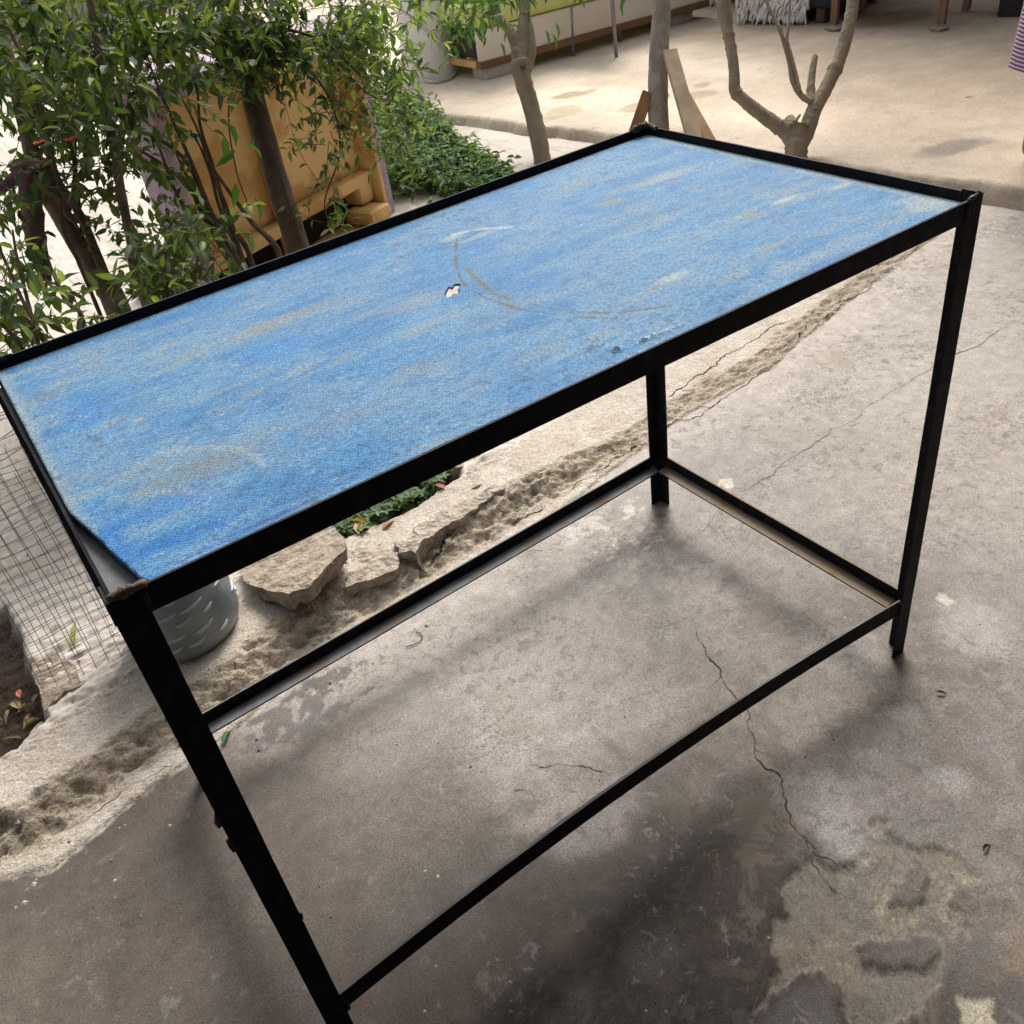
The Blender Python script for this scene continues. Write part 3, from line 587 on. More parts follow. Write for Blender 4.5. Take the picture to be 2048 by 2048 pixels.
def blob(u, v, rx, ry, k, col, ang=0.0):
    global bc
    q = onz(u, v, ZB); c0, s0 = math.cos(ang), math.sin(ang); X = (SX - q[0]) * c0 + (SY - q[1]) * s0; Y = -(SX - q[0]) * s0 + (SY - q[1]) * c0
    d = np.hypot(X / rx, Y / ry) + .55 * (fbm(SX, SY, 22, 3, 351) - .5) + .9 * (fbm(SX * 1.5, SY * 9, 14, 4, 353) - .5)
    bc = mixc(bc, tuple(q_ * .80 for q_ in col) if col[0] > .2 else col, .85 * k * (1 - sst(.30, 1.15, d)))
TAN = (0.36, 0.31, 0.26); GREY = (0.25, 0.245, 0.25)
for a in [(380, 950, .085, .040, .6, GREY), (470, 905, .055, .020, .5, GREY), (560, 640, .13, .022, .55, (.36, .31, .25)), (500, 665, .12, .018, .45, (.37, .33, .28)), (820, 610, .06, .025, .5, (.38, .35, .33)), (830, 740, .05, .025, .45, (.25, .26, .28)),
          (1330, 355, .075, .022, .75, (.47, .43, .42)), (1225, 405, .035, .018, .7, TAN), (1165, 362, .022, .010, .6, TAN), (1570, 400, .032, .010, .9, (.62, .57, .50)), (1690, 370, .030, .012, .9, (.60, .55, .50)), (1500, 430, .02, .012, .6, TAN), (1345, 555, .035, .014, .75, (.56, .52, .46)),
          (1720, 350, .035, .022, .7, (.52, .49, .47)), (1850, 408, .03, .05, .75, (.56, .52, .47)), (1900, 395, .03, .03, .8, (.56, .52, .47)), (1620, 520, .13, .020, .55, (.42, .44, .52)), (1290, 440, .1, .015, .4, GREY), (905, 475, .03, .016, .7, (.58, .53, .46)), (960, 470, .045, .010, .6, (.56, .52, .46)),
          (275, 840, .010, .006, .9, (.50, .36, .28)), (495, 730, .010, .005, .9, (.22, .16, .13)), (115, 845, .008, .005, .8, (.5, .38, .3)), (100, 790, .04, .014, .5, GREY), (60, 740, .05, .012, .6, (.36, .38, .42)), (700, 830, .06, .02, .35, GREY), (1080, 700, .05, .014, .4, (.34, .33, .33)), (1000, 625, .08, .012, .3, GREY)]:
    blob(*a)
for a in [(330, 1010, .06, .025, .8, (.026, .165, .45)), (350, 1080, .06, .016, .85, (.018, .135, .40)), (170, 820, .04, .05, .45, (.05, .2, .52)), (560, 700, .07, .035, .5, (.05, .19, .5)), (1350, 250, .05, .035, .5, (.10, .34, .68)), (1620, 440, .08, .02, .5, (.04, .20, .50)), (1700, 395, .03, .012, .6, (.04, .20, .52)), (1250, 700, .03, .014, .7, (.04, .22, .5)),
          (230, 1080, .014, .05, .8, (.02, .15, .44))]:
    blob(*a)
bc = mixc(bc, (0.42, 0.40, 0.38), .55 * (1 - sst(0, .020, SX - BX0 + .012 * (st2 - .5))))
bc = mixc(bc, (0.55, 0.53, 0.52), .6 * (1 - sst(0.002, .026, BX1 - SX + .02 * (st2 - .5))))
bc = mixc(bc, (0.50, 0.49, 0.50), .5 * (1 - sst(0.001, .010, BYt - SY + .008 * (st2 - .5))))
def stroke(pts, wmm, k, col, seed=0):
    global bc
    P = np.array([onz(u, v, ZB)[:2] for u, v in pts]); P = np.array(smooth_path([np.array([*q, 0]) for q in P], 6))[:, :2]
    d = dline(SX, SY, P) + .0030 * (fine - .5) * 2
    bc = mixc(bc, col, k * (1 - sst(wmm * .00025, wmm * .0008, d)) * (.45 + .55 * sst(.30, .52, fbm(SX, SY, 40, 3, 361 + seed))))
BRN = (.13, .095, .06)
stroke([(915, 470), (911, 500), (914, 535), (924, 562), (945, 580), (985, 600), (1040, 618), (1110, 628)], 3.2, .85, BRN)
stroke([(935, 538), (955, 560), (985, 585), (1020, 598)], 6.5, .85, (.17, .13, .07), 3)
stroke([(1060, 608), (1120, 620), (1190, 625), (1260, 622), (1330, 612)], 4.0, .85, (.14, .11, .07), 5)
stroke([(1160, 634), (1230, 636), (1300, 626)], 2.0, .7, BRN, 7)
stroke([(905, 470), (960, 458), (1020, 455)], 10, .55, (.58, .54, .48), 9)
stroke([(255, 945), (330, 905), (430, 895), (500, 905), (525, 940)], 9, .35, (.40, .38, .34), 11)
stroke([(225, 1000), (300, 985), (400, 985)], 12, .35, (.40, .37, .32), 13)
stroke([(440, 1080), (520, 1046), (600, 1010), (680, 968)], 4, .75, (.015, .07, .27), 15)
stroke([(300, 1160), (380, 1115), (470, 1075)], 3, .7, (.02, .08, .3), 17)
pit = sst(.70, .76, fbm(SX, SY, 130, 2, 371)) * sst(.46, .60, fbm(SX, SY, 5, 3, 373)); bc = mixc(bc, (.05, .07, .10), .5 * pit)
wsp = sst(.83, .87, fbm(SX, SY, 110, 2, 381)); bc = mixc(bc, (.50, .55, .60), .25 * wsp)
BH = ZB + .0016 * (fbm(SX, SY, 3, 3, 391) - .5) + .0004 * (st2 - .5)
def lump(u, v, rx, ry, hgt, seed):
    global BH, bc
    q = onz(u, v, ZB); d = np.hypot((SX - q[0]) / rx, (SY - q[1]) / ry); m = (1 - sst(.3, 1, d))
    nz_ = fbm(SX, SY, 170, 3, seed); BH = BH + hgt * m * (nz_ - .15) * 1.6; bc = mixc(bc, (.55, .70, .80), m * .8 * sst(.40, .5, nz_)); bc = mixc(bc, (.02, .04, .08), m * .9 * sst(.54, .60, nz_))  # curled paint; its white glints are put into the colour
lump(1236, 698, .012, .009, .005, 401); lump(1300, 674, .040, .005, .004, 403); lump(1340, 660, .030, .004, .004, 405); lump(1268, 712, .026, .005, .003, 407); lump(809, 932, .008, .005, .004, 409)
lift = (1 - sst(0, .16, SX)) * (1 - sst(0, .07, SY)); BH = BH + .004 * lift
keep = np.ones((len(by) - 1, len(bx) - 1), bool)
cxm = .25 * (SX[:-1, :-1] + SX[1:, :-1] + SX[:-1, 1:] + SX[1:, 1:]); cym = .25 * (SY[:-1, :-1] + SY[1:, :-1] + SY[:-1, 1:] + SY[1:, 1:])
HOLE = poly([(889, 593), (891, 583), (897, 574), (903, 575), (908, 569), (923, 568), (917, 574), (918, 585), (908, 588), (899, 594)], ZB)
keep &= ~inpoly(cxm, cym, HOLE)
bn = len(bx); ii, jj = np.nonzero(keep); q0 = ii * bn + jj
bf = np.stack([q0, q0 + 1, q0 + bn + 1, q0 + bn], 1)
BVt = np.stack([SX, SY, BH], -1).reshape(-1, 3); BVb = BVt.copy(); BVb[:, 2] = ZB - .0105; _hc = HOLE.mean(0); BVb[:, 2] += .0080 * (1 - sst(.02, .05, np.hypot(BVb[:, 0] - _hc[0], BVb[:, 1] - _hc[1])))
nb = len(BVt); ids = {}
# walls along every open edge of the sheet
E = np.concatenate([bf[:, [0, 1]], bf[:, [1, 2]], bf[:, [2, 3]], bf[:, [3, 0]]]); key = np.sort(E, 1); kk = key[:, 0].astype(np.int64) * nb + key[:, 1]
u_, inv_, cnt_ = np.unique(kk, return_inverse=True, return_counts=True); Eo = E[cnt_[inv_] == 1]
side = np.stack([Eo[:, 1], Eo[:, 0], Eo[:, 0] + nb, Eo[:, 1] + nb], 1)
allf = np.concatenate([bf, bf[:, ::-1] + nb, side]); allv = np.concatenate([BVt, BVb]); bcc = np.clip(bc * np.array((.64, .78, .80)), .004, .6).reshape(-1, 3); allc = np.concatenate([bcc, bcc * .3 + np.array((.06, .05, .04))])
used, inv_ = np.unique(allf, return_inverse=True)
def mat_board():
    m = mat_attr('worn blue paint', rough=.62, spec=.13, var=.16, vscale=55, bumps=(), rvar=.16, grain=.48, gscale=190, gstretch=(1, 1.6, 1), speck=.5, speck_scale=330)
    n = m.node_tree.nodes; l = m.node_tree.links; p = n['Principled BSDF']
    tc = n.new('ShaderNodeTexCoord'); prev = None
    for rot, sc in ((0.55, 88.0), (-0.95, 80.0)):        # the wire-side weave of hardboard
        mp = n.new('ShaderNodeMapping'); mp.inputs['Rotation'].default_value = (0, 0, rot); l.new(tc.outputs['Object'], mp.inputs['Vector'])
        wv = n.new('ShaderNodeTexWave'); wv.wave_type = 'BANDS'; wv.inputs['Scale'].default_value = sc; wv.inputs['Distortion'].default_value = 7.0; wv.inputs['Detail'].default_value = 3; wv.inputs['Detail Scale'].default_value = 2.0
        l.new(mp.outputs[0], wv.inputs['Vector'])
        bp = n.new('ShaderNodeBump'); bp.inputs['Strength'].default_value = .26; bp.inputs['Distance'].default_value = .0011; l.new(wv.outputs['Fac'], bp.inputs['Height'])
        if prev: l.new(prev.outputs[0], bp.inputs['Normal'])
        prev = bp
    mp = n.new('ShaderNodeMapping'); mp.inputs['Scale'].default_value = (40, 420, 200); l.new(tc.outputs['Object'], mp.inputs['Vector'])
    nb_ = n.new('ShaderNodeTexNoise'); nb_.inputs['Scale'].default_value = 1; nb_.inputs['Detail'].default_value = 4; l.new(mp.outputs[0], nb_.inputs['Vector'])
    bp = n.new('ShaderNodeBump'); bp.inputs['Strength'].default_value = .35; bp.inputs['Distance'].default_value = .0012; l.new(nb_.outputs['Fac'], bp.inputs['Height']); l.new(prev.outputs[0], bp.inputs['Normal'])
    l.new(bp.outputs[0], p.inputs['Normal']); return m
M_BOARD = mat_board()
link('tabletop', np_mesh('tabletop', allv[used], inv_.reshape(allf.shape), M_BOARD, allc[used], True), table)

# ------------------------------------------------------------------ things on the kerb
def rock_slab(name, px, z, thick, m, label, cat, group=None, tilt=(0, 0), seed=1, rough=.004):
    P = np.array([onz(u, v, z) for u, v in px]); c = P.mean(0); r = random.Random(seed)
    bm = bmesh.new(); Q = []
    for a, b in zip(P, np.roll(P, -1, 0)):
        for k in range(3):
            t = k / 3; q = a + (b - a) * t; Q.append(q + np.array([r.uniform(-1, 1), r.uniform(-1, 1), 0]) * (0 if k == 0 else rough * 1.2))
    vs_ = [bm.verts.new(q) for q in Q]; f = bm.faces.new(vs_); bmesh.ops.recalc_face_normals(bm, faces=[f])
    if f.normal.z < 0: f.normal_flip()
    ex_ = bmesh.ops.extrude_face_region(bm, geom=[f]); low = [x for x in ex_['geom'] if isinstance(x, bmesh.types.BMVert)]
    for x in low: x.co.z -= thick * r.uniform(.75, 1.1); x.co.xy = Vector(c[:2]) + (x.co.xy - Vector(c[:2])) * r.uniform(.90, .99)
    bmesh.ops.triangulate(bm, faces=bm.faces); bmesh.ops.subdivide_edges(bm, edges=bm.edges, cuts=2, use_grid_fill=True)
    bmesh.ops.triangulate(bm, faces=bm.faces); bmesh.ops.subdivide_edges(bm, edges=bm.edges, cuts=1, use_grid_fill=True)
    for x in bm.verts:
        x.co += mnoise.noise_vector(x.co * 14) * rough * 1.6 + mnoise.noise_vector(x.co * 38) * rough * 1.1 + mnoise.noise_vector(x.co * 110) * rough * .6
        x.co.z += tilt[0] * (x.co.x - c[0]) + tilt[1] * (x.co.y - c[1])
    bmesh.ops.recalc_face_normals(bm, faces=bm.faces)
    me = bpy.data.meshes.new(name); bm.to_mesh(me); bm.free(); me.materials.append(m)
    o = link(name, me); return tag(o, label, cat, group)
M_CHUNK = mat('broken concrete', (0.400, 0.340, 0.270), (0.215, 0.170, 0.125), rough=.95, scale=34, detail=11, thr=(.36, .66), bump=1.0, bscale=85, bdist=.010)
M_CHUNK2 = mat('pale mortar', (0.46, 0.405, 0.34), (0.27, 0.22, 0.165), rough=.95, scale=38, detail=11, thr=(.38, .66), bump=1.0, bscale=95, bdist=.009)
rock_slab('concrete_slab', [(470, 1110), (492, 1158), (530, 1178), (580, 1198), (620, 1186), (660, 1150), (700, 1106), (672, 1062), (640, 1010), (540, 1040)], .105, .045, M_CHUNK, 'broken concrete slab lying tilted beside the plastic jug', 'slab', tilt=(.10, -.16), seed=4, rough=.0035)
rock_slab('mortar_lump', [(690, 1128), (712, 1098), (760, 1092), (800, 1108), (792, 1135), (740, 1158), (690, 1172)], .052, .055, M_CHUNK2, 'flat pale mortar lump in front of the weed patch', 'rubble', 'rubble along the kerb', seed=6, rough=.004)
rock_slab('mortar_lump', [(786, 1082), (830, 1052), (930, 1000), (985, 968), (1010, 975), (955, 1010), (905, 1048), (860, 1075), (835, 1108), (805, 1105)], .060, .06, M_CHUNK2, 'long pale mortar ridge edging the weed patch', 'rubble', 'rubble along the kerb', seed=8, rough=.005)
rock_slab('mortar_lump', [(885, 935), (925, 930), (940, 968), (910, 965), (930, 990), (965, 965), (985, 955), (960, 905), (900, 905)], .05, .06, M_CHUNK2, 'crumbling mortar lump at the far end of the weed patch', 'rubble', 'rubble along the kerb', seed=9, rough=.006)
rock_slab('concrete_slab', [(62, 1330), (110, 1300), (150, 1330), (165, 1370), (130, 1385), (90, 1420), (78, 1390)], .055, .06, M_CHUNK, 'small squared concrete piece behind the wire mesh', 'slab', seed=12, rough=.003)
rock_slab('stone', [(55, 1475), (85, 1440), (95, 1450), (80, 1475), (62, 1490)], .02, .03, M_CHUNK2, 'small beige stone in the dark soil by the kerb', 'stone', seed=14, rough=.003)

# plastic jug standing upside down
jc = onz(392, 1322, .05) + np.array([.022, .106, 0]); jz = gz(jc[0], jc[1]) - .004; JR = .117
jug = empty('plastic_jug', (jc[0], jc[1], jz), 'grey blue plastic jug with embossed dashes standing on the kerb', 'jug')
prof = [(0.0, .0), (.068, .0), (.094, .004), (.108, .016), (.1145, .035), (.117, .06), (.117, .20), (.112, .235), (.090, .262), (.05, .28), (.03, .286), (.03, .31), (.0, .31)]
jv = []; jf = []; ns = 40
for r_, z_ in prof:
    for k in range(ns):
        a = 2 * math.pi * k / ns; q = r_ * (1 + .02 * math.sin(3 * a + 1)); jv.append((jc[0] + q * math.cos(a) - z_ * .06, jc[1] + q * math.sin(a), jz + z_))
for i in range(len(prof) - 1):
    for k in range(ns): jf.append((i * ns + k, i * ns + (k + 1) % ns, (i + 1) * ns + (k + 1) % ns, (i + 1) * ns + k))
mb = MB(); mb.add(jv, jf); M_JUG = mat('grey blue plastic', (0.29, 0.335, 0.36), (0.19, 0.225, 0.24), rough=.38, scale=18, bump=.25, bscale=50, bdist=.003, spec=.5, trans=.12)
jbody = mb.build('body', M_JUG, jug, True)
M_JUGR = mat('plastic ridge', (0.46, 0.49, 0.50), (0.38, 0.41, 0.42), rough=.32, scale=30, bump=0, spec=.5)
for i in range(40):
    row = i % 6; a0 = -1.0 - 2.2 + 4.4 * ((i * .618 + .05 * math.sin(i * 7.7)) % 1.0) ; z0 = .050 + .030 * row + .004 * random.uniform(-1, 1)
    mb = MB(); pts = []
    for k in range(6):
        a = a0 + (k / 5 - .5) * (.36 + .10 * math.sin(i * 3.1)); zz = z0 + .005 * (k / 5 - .3) ** 2 * 3; rr = (JR - .0002) * (1 + .02 * math.sin(3 * a + 1)); pts.append((jc[0] + rr * math.cos(a) - zz * .06, jc[1] + rr * math.sin(a), jz + zz))
    mb.tube(pts, [.0014, .0034, .0044, .0044, .0034, .0012], 6); mb.build('ridge', M_JUGR, jbody, True)

# wire mesh
M_WIRE = mat('rusty wire', (.11, .095, .08), (.17, .145, .12), rough=.7, scale=40, bump=0, metal=.3)
fence = empty('wire_mesh_fence', (-.4, 1.0, 0), 'sagging square wire mesh fence behind the kerb left of the table', 'fence')
def sag(x, z, ly): return np.array([x + .006 * math.sin(z * 9 + x * 3 + ly * 5) - .02 * ly, .985 + .06 * ly + .012 * math.sin(x * 6 + ly) + .006 * math.sin(z * 14 + x * 5), z + .005 * math.sin(x * 11 + ly * 3) + .003 * math.sin(x * 31 + z * 20)])
for ly in (0, 1):
    mb = MB()
    for z in np.arange(.0, .60, .0255):
        if ly and z > .5: continue
        mb.tube([sag(x, z, ly) for x in np.arange(-1.0, .075, .03)], .0006, 4, cap=False)
    for x in np.arange(-1.0, .07, .0255):
        mb.tube([sag(x + ly * .006, z, ly) for z in np.arange(-.03, .60 - .1 * ly, .03)], .0006, 4, cap=False)
    tag(mb.build('mesh_panel', M_WIRE, fence), kind='stuff')
mb = MB()
for k in range(5): mb.tube([sag(x, .56 + .012 * k + .012 * math.sin(x * 23 + k), .3 * k) for x in np.arange(-1.0, .09, .03)], .0008, 4, cap=False)
mb.build('top_wire', M_WIRE, fence)
for x in (-.98, .055):
    mb = MB(); mb.tube([(x, 1.0, -.05), (x + .005, 1.005, .63)], .006, 8); mb.build('stake', M_WIRE, fence, True)

# ------------------------------------------------------------------ foliage
LT = np.array([[0, 0, 0], [.28, -.40, .10], [.28, 0, 0], [.28, .40, .10], [.64, -.34, .05], [.64, 0, -.05], [.64, .34, .05], [1, 0, -.18]])
LTF = np.array([[0, 1, 2, 2], [0, 2, 3, 3], [1, 4, 5, 2], [2, 5, 6, 3], [4, 7, 5, 5], [5, 7, 6, 6]])
LTRI = np.array([[0, 1, 2], [0, 2, 3], [1, 4, 5], [1, 5, 2], [2, 5, 6], [2, 6, 3], [4, 7, 5], [5, 7, 6]])
class Leaves:
    def __init__(s): s.p = []; s.d = []; s.n = []; s.l = []; s.w = []; s.c = []; s.k = []
    def add(s, p, d, n, l, w, c, curl=1.0): s.p.append(p); s.d.append(d); s.n.append(n); s.l.append(l); s.w.append(w); s.c.append(c); s.k.append(curl)
    def build(s, name, m, parent, kind='stuff'):
        p = np.array(s.p); d = np.array(s.d); n = np.array(s.n); l = np.array(s.l)[:, None, None]; w = np.array(s.w)[:, None, None]; k = np.array(s.k)[:, None, None]
        d /= np.linalg.norm(d, axis=1, keepdims=True) + 1e-9; t = np.cross(n, d); t /= np.linalg.norm(t, axis=1, keepdims=True) + 1e-9; n = np.cross(d, t)
        V = p[:, None] + d[:, None] * LT[None, :, 0:1] * l + t[:, None] * LT[None, :, 1:2] * w + n[:, None] * LT[None, :, 2:3] * l * k
        N = len(p); Fs = (LTRI[None] + 8 * np.arange(N)[:, None, None]).reshape(-1, 3)
        c = np.repeat(np.array(s.c), 8, 0) * np.tile(np.array([1.15, .95, 1.25, .95, .95, 1.2, .95, 1.0]), N)[:, None]
        o = link(name, np_mesh(name, V.reshape(-1, 3), Fs, m, np.clip(c, 0, 1), True), parent)
        if kind: tag(o, kind=kind)
        return o
M_LEAF = mat_leaf('leaf', .38); M_BARK = mat('grey brown bark', (0.165, 0.120, 0.085), (0.085, 0.060, 0.042), rough=.95, scale=22, stretch=(1, 1, .3), bump=.8, bscale=70, bdist=.005)
M_TWIG = mat('twig bark', (0.120, 0.080, 0.052), (0.075, 0.052, 0.034), rough=.9, scale=40, bump=.4, bscale=120)
M_BARK2 = mat('smooth young bark', (0.300, 0.240, 0.165), (0.200, 0.160, 0.105), rough=.9, scale=14, stretch=(1, 1, .5), bump=.9, bscale=55, bdist=.010)
M_POLE = mat('weathered pole', (0.330, 0.285, 0.235), (0.205, 0.170, 0.135), rough=.92, scale=9, stretch=(3, 3, .25), bump=.6, bscale=60, bdist=.003)
def rv(): return rng.normal(size=3)
GREENS = [(.060, .098, .040), (.085, .130, .048), (.042, .072, .032), (.115, .160, .050), (.075, .108, .062), (.14, .165, .055)]
def twig(L, mb, p, d, length, nl, ll, ww, droop=.5, greens=GREENS, bright=1.0, rad=.0013, whorl=False):
    p = np.asarray(p, float); d = np.asarray(d, float) / (np.linalg.norm(d) + 1e-9); pts = [p.copy()]; st = length / nl
    for i in range(nl):
        d = d + rv() * .16 + np.array([0, 0, -droop * .12]); d /= np.linalg.norm(d); p = p + d * st; pts.append(p.copy())
        for s in (1, -1):
            if rng.random() < .12: continue
            sidev = np.cross(d, rv()); sidev /= np.linalg.norm(sidev) + 1e-9
            ld = d * rng.uniform(.1, .7) + sidev * s * .9 + np.array([0, 0, -droop * rng.uniform(.1, .8)])
            nn = np.array([0, 0, 1.0]) + rv() * .45
            c = np.array(greens[rng.integers(len(greens))]) * rng.uniform(.7, 1.35) * bright
            sz = rng.uniform(.65, 1.2)
            L.add(p, ld, nn, ll * sz, ww * sz * rng.uniform(.85, 1.1), c, rng.uniform(-.3, 1.8))
    if mb is not None: mb.tube(pts, lerp_r([rad, rad * .5], len(pts)), 4, cap=False)
def cloud(L, mb, clusters, seed=0):
    for (u, v, ru, rvv, d0, d1, n, ll, droop, bright) in clusters:
        n = int(n * (1.35 if v < 260 else 1.1)); ll = ll * .95
        for _ in range(n):
            a = rng.uniform(0, 2 * math.pi); q = math.sqrt(rng.random()); dep = rng.uniform(d0, d1)
            P = atd(u + ru * q * math.cos(a), v + rvv * q * math.sin(a), dep)
            if P[2] < .04: continue
            dr = rv() * .8 + np.array([0, 0, .25 - .6 * droop]); twig(L, mb, P, dr, rng.uniform(.09, .20), rng.integers(4, 8), ll * rng.uniform(.8, 1.15), ll * .45, droop, bright=bright)
def stems(root, paths, m, name='stem'):
    o = None
    for pts, rad in paths:
        sp = smooth_path(pts, 8); mb = MB(); rr = [q * (1 + .07 * (random.random() - .5) + .16 * (random.random() < .04)) for q in lerp_r(rad, len(sp))]; mb.tube(sp, rr, 11, wob=.05); o = mb.build(name, m, root, True)
    return o
def px_path(lst, dep, dd=0.0):
    n = len(lst); return [atd(u, v, dep + dd * i / max(1, n - 1)) for i, (u, v) in enumerate(lst)]

# shrub 1: leaning trunk with a tied rag
D1 = 2.62
b1 = onz(300, 760, 0); root = empty('leaning_tree', b1, 'leaning dark tree with red blossoms and a brown rag knotted round it', 'tree')
stems(root, [([b1 + np.array([0, 0, -.05])] + px_path([(262, 690), (228, 598), (190, 545), (130, 445), (88, 375), (60, 290), (30, 170), (-10, 20), (-80, -200)], depth_of(atd(262, 690, 2.62)), .1), [.036, .034, .034, .030, .027, .025, .022, .02, .018, .012])], M_BARK, 'trunk')
stems(root, [(px_path([(225, 590), (165, 440), (110, 350), (90, 260), (60, 150), (10, 40)], D1, -.1), [.014, .012, .010, .008, .006]), (px_path([(130, 445), (150, 360), (140, 260), (115, 150), (70, 90), (8, 40)], D1, .2), [.008, .007, .006, .004]),
             (px_path([(205, 640), (155, 520), (128, 460), (110, 330), (60, 120)], D1, -.2), [.006, .005, .004]), (px_path([(225, 650), (190, 560), (165, 470), (150, 330), (120, 230)], D1, .1), [.006, .005, .004])], M_TWIG, 'branch')
L = Leaves(); tw = MB()
cloud(L, tw, [(90, 70, 150, 110, 2.2, 3.0, 62, .056, .5, .85), (70, 210, 110, 80, 2.2, 2.9, 34, .056, .5, .75), (190, 140, 110, 110, 2.4, 3.1, 42, .054, .5, .8), (150, 310, 90, 80, 2.3, 2.9, 20, .050, .5, .8), (30, 380, 50, 80, 2.3, 2.8, 13, .052, .4, .8), (180, 430, 60, 50, 2.4, 2.8, 8, .048, .4, .9), (-150, 150, 120, 250, 2.2, 3.0, 40, .052, .5, .85), (60, -90, 260, 70, 2.2, 3.1, 30, .052, .4, .9)])
L.build('foliage', M_LEAF, root); tw.build('twigs', M_TWIG, root)['kind'] = 'stuff'
M_RED = mat('red petal', (.55, .025, .018), (.40, .02, .02), rough=.5, bump=0)
for (u, v) in [(80, 290), (143, 283)]:
    P = atd(u, v, 2.25); mb = MB()
    for k in range(6):
        a = k * 1.05; d1 = np.array([math.cos(a), math.sin(a), .5]); d2 = np.array([-math.sin(a), math.cos(a), 0]); r_ = .016
        mb.add([P, P + d1 * r_ * .7 + d2 * r_ * .5, P + d1 * r_ * 1.1, P + d1 * r_ * .7 - d2 * r_ * .5], [(0, 1, 2, 3)])
    mb.build('flower', M_RED, root, True)
# rag
M_RAG = mat('brown rag', (.17, .095, .105), (.10, .055, .062), rough=.95, scale=18, stretch=(1, 1, .3), bump=.6, bscale=60, bdist=.006)
rag = empty('rag', atd(75, 345, 2.5), 'brown purple rag knotted round the leaning tree, ends hanging down', 'cloth')
mb = MB(); mb.tube(smooth_path(px_path([(28, 348), (40, 335), (70, 328), (98, 338), (92, 358), (60, 352), (32, 352)], 2.50), 4), .016, 8, wob=.25); mb.build('knot', M_RAG, rag, True)
for k, (pts, rr) in enumerate([([(52, 345), (55, 400), (62, 450), (70, 510), (88, 560)], [.020, .022, .019, .016, .009]), ([(70, 345), (70, 400), (78, 460), (86, 510), (98, 562)], [.018, .020, .016, .013, .008]), ([(95, 350), (115, 390), (135, 425), (152, 445)], [.014, .013, .010, .008]), ([(34, 350), (10, 372), (-20, 390)], [.014, .014, .012])]):
    mb = MB(); sp = smooth_path(px_path(pts, 2.49 + .02 * k), 4); mb.tube(sp, lerp_r(rr, len(sp)), 9, wob=.28); mb.build('hanging_end', M_RAG, rag, True)

# shrub 2: bundle of thin stems
b2 = onz(520, 640, 0); root = empty('stem_shrub', b2, 'shrub of many thin brown stems fanning out left of the wooden post', 'shrub')
D2 = 2.75; bun = [(470, 520)]
SP = [[(505, 585), (470, 510), (425, 430), (385, 330), (345, 240), (300, 130), (270, 20)], [(500, 580), (455, 500), (415, 410), (370, 320), (300, 270), (210, 250), (155, 185)], [(500, 585), (450, 490), (395, 400), (340, 340), (260, 290), (200, 260)], [(505, 590), (470, 490), (445, 400), (425, 330), (400, 250), (392, 170), (350, 60)],
      [(500, 590), (440, 480), (410, 440), (360, 400), (320, 300), (300, 270)], [(508, 590), (478, 500), (455, 420), (430, 360), (395, 260), (360, 190)], [(495, 590), (445, 500), (400, 420), (372, 350), (340, 280)], [(520, 600), (495, 500), (445, 430), (420, 345), (390, 270)], [(560, 520), (500, 440), (435, 350), (380, 260)]]
stems(root, [([b2] + px_path(q, D2 + .05 * (i % 4)), [.011, .009 + .001 * (i % 3), .008, .006, .004, .0025]) for i, q in enumerate(SP)], M_TWIG)
stems(root, [([onz(330, 700, 0)] + px_path([(275, 560), (262, 480), (245, 400), (228, 290), (212, 170), (190, 60), (170, -60)], 2.55), [.014, .013, .013, .012, .011, .010])], M_BARK)
L = Leaves(); tw = MB()
cloud(L, tw, [(320, 50, 110, 70, 2.4, 3.1, 44, .056, .5, .9), (290, 170, 80, 60, 2.4, 2.9, 14, .052, .5, .85), (370, 110, 70, 50, 2.5, 3.0, 14, .054, .6, .9), (250, 320, 50, 60, 2.4, 2.8, 9, .050, .5, .9), (330, 440, 55, 50, 2.5, 2.9, 11, .048, .3, 1.1), (300, 380, 40, 40, 2.4, 2.7, 2, .075, .7, 1.0), (300, -90, 160, 60, 2.4, 3.1, 18, .05, .5, .9)])
for (u, v, dv) in [(455, 245, (.2, 0, -1)), (448, 270, (-.2, 0, -1)), (490, 285, (.6, .1, -.6)), (470, 300, (-.7, 0, -.3)), (470, 365, (-.3, 0, -.9)), (305, 250, (0, 0, -1)), (508, 395, (.1, 0, -1)), (480, 430, (-.8, 0, -.2))]:
    L.add(atd(u, v, 2.45), np.array(dv), np.array([.3, -.8, .5]) + rv() * .2, .068, .026, (.045, .10, .03), 1.2)
L.build('foliage', M_LEAF, root); tw.build('twigs', M_TWIG, root)['kind'] = 'stuff'

# shrub 3: low leafy shrub against the back rail
b3 = onz(400, 720, 0); root = empty('low_shrub', b3, 'low dense green shrub between the leaning tree and the thin stems', 'shrub')
stems(root, [([b3] + px_path(q, 2.35), [.006, .005, .003]) for q in ([(370, 640), (330, 540), (310, 470)], [(380, 640), (390, 560), (400, 480)], [(350, 650), (280, 560), (250, 500)])], M_TWIG)
L = Leaves(); tw = MB()
cloud(L, tw, [(310, 575, 60, 40, 2.15, 2.6, 26, .048, .3, 1.0), (370, 545, 60, 40, 2.2, 2.7, 26, .048, .3, 1.05), (420, 505, 50, 30, 2.3, 2.7, 9, .050, .4, 1.1), (300, 530, 50, 30, 2.2, 2.6, 7, .046, .3, 1.0), (250, 632, 30, 20, 2.1, 2.4, 2, .046, .3, 1.0)])
L.build('foliage', M_LEAF, root); tw.build('twigs', M_TWIG, root)['kind'] = 'stuff'

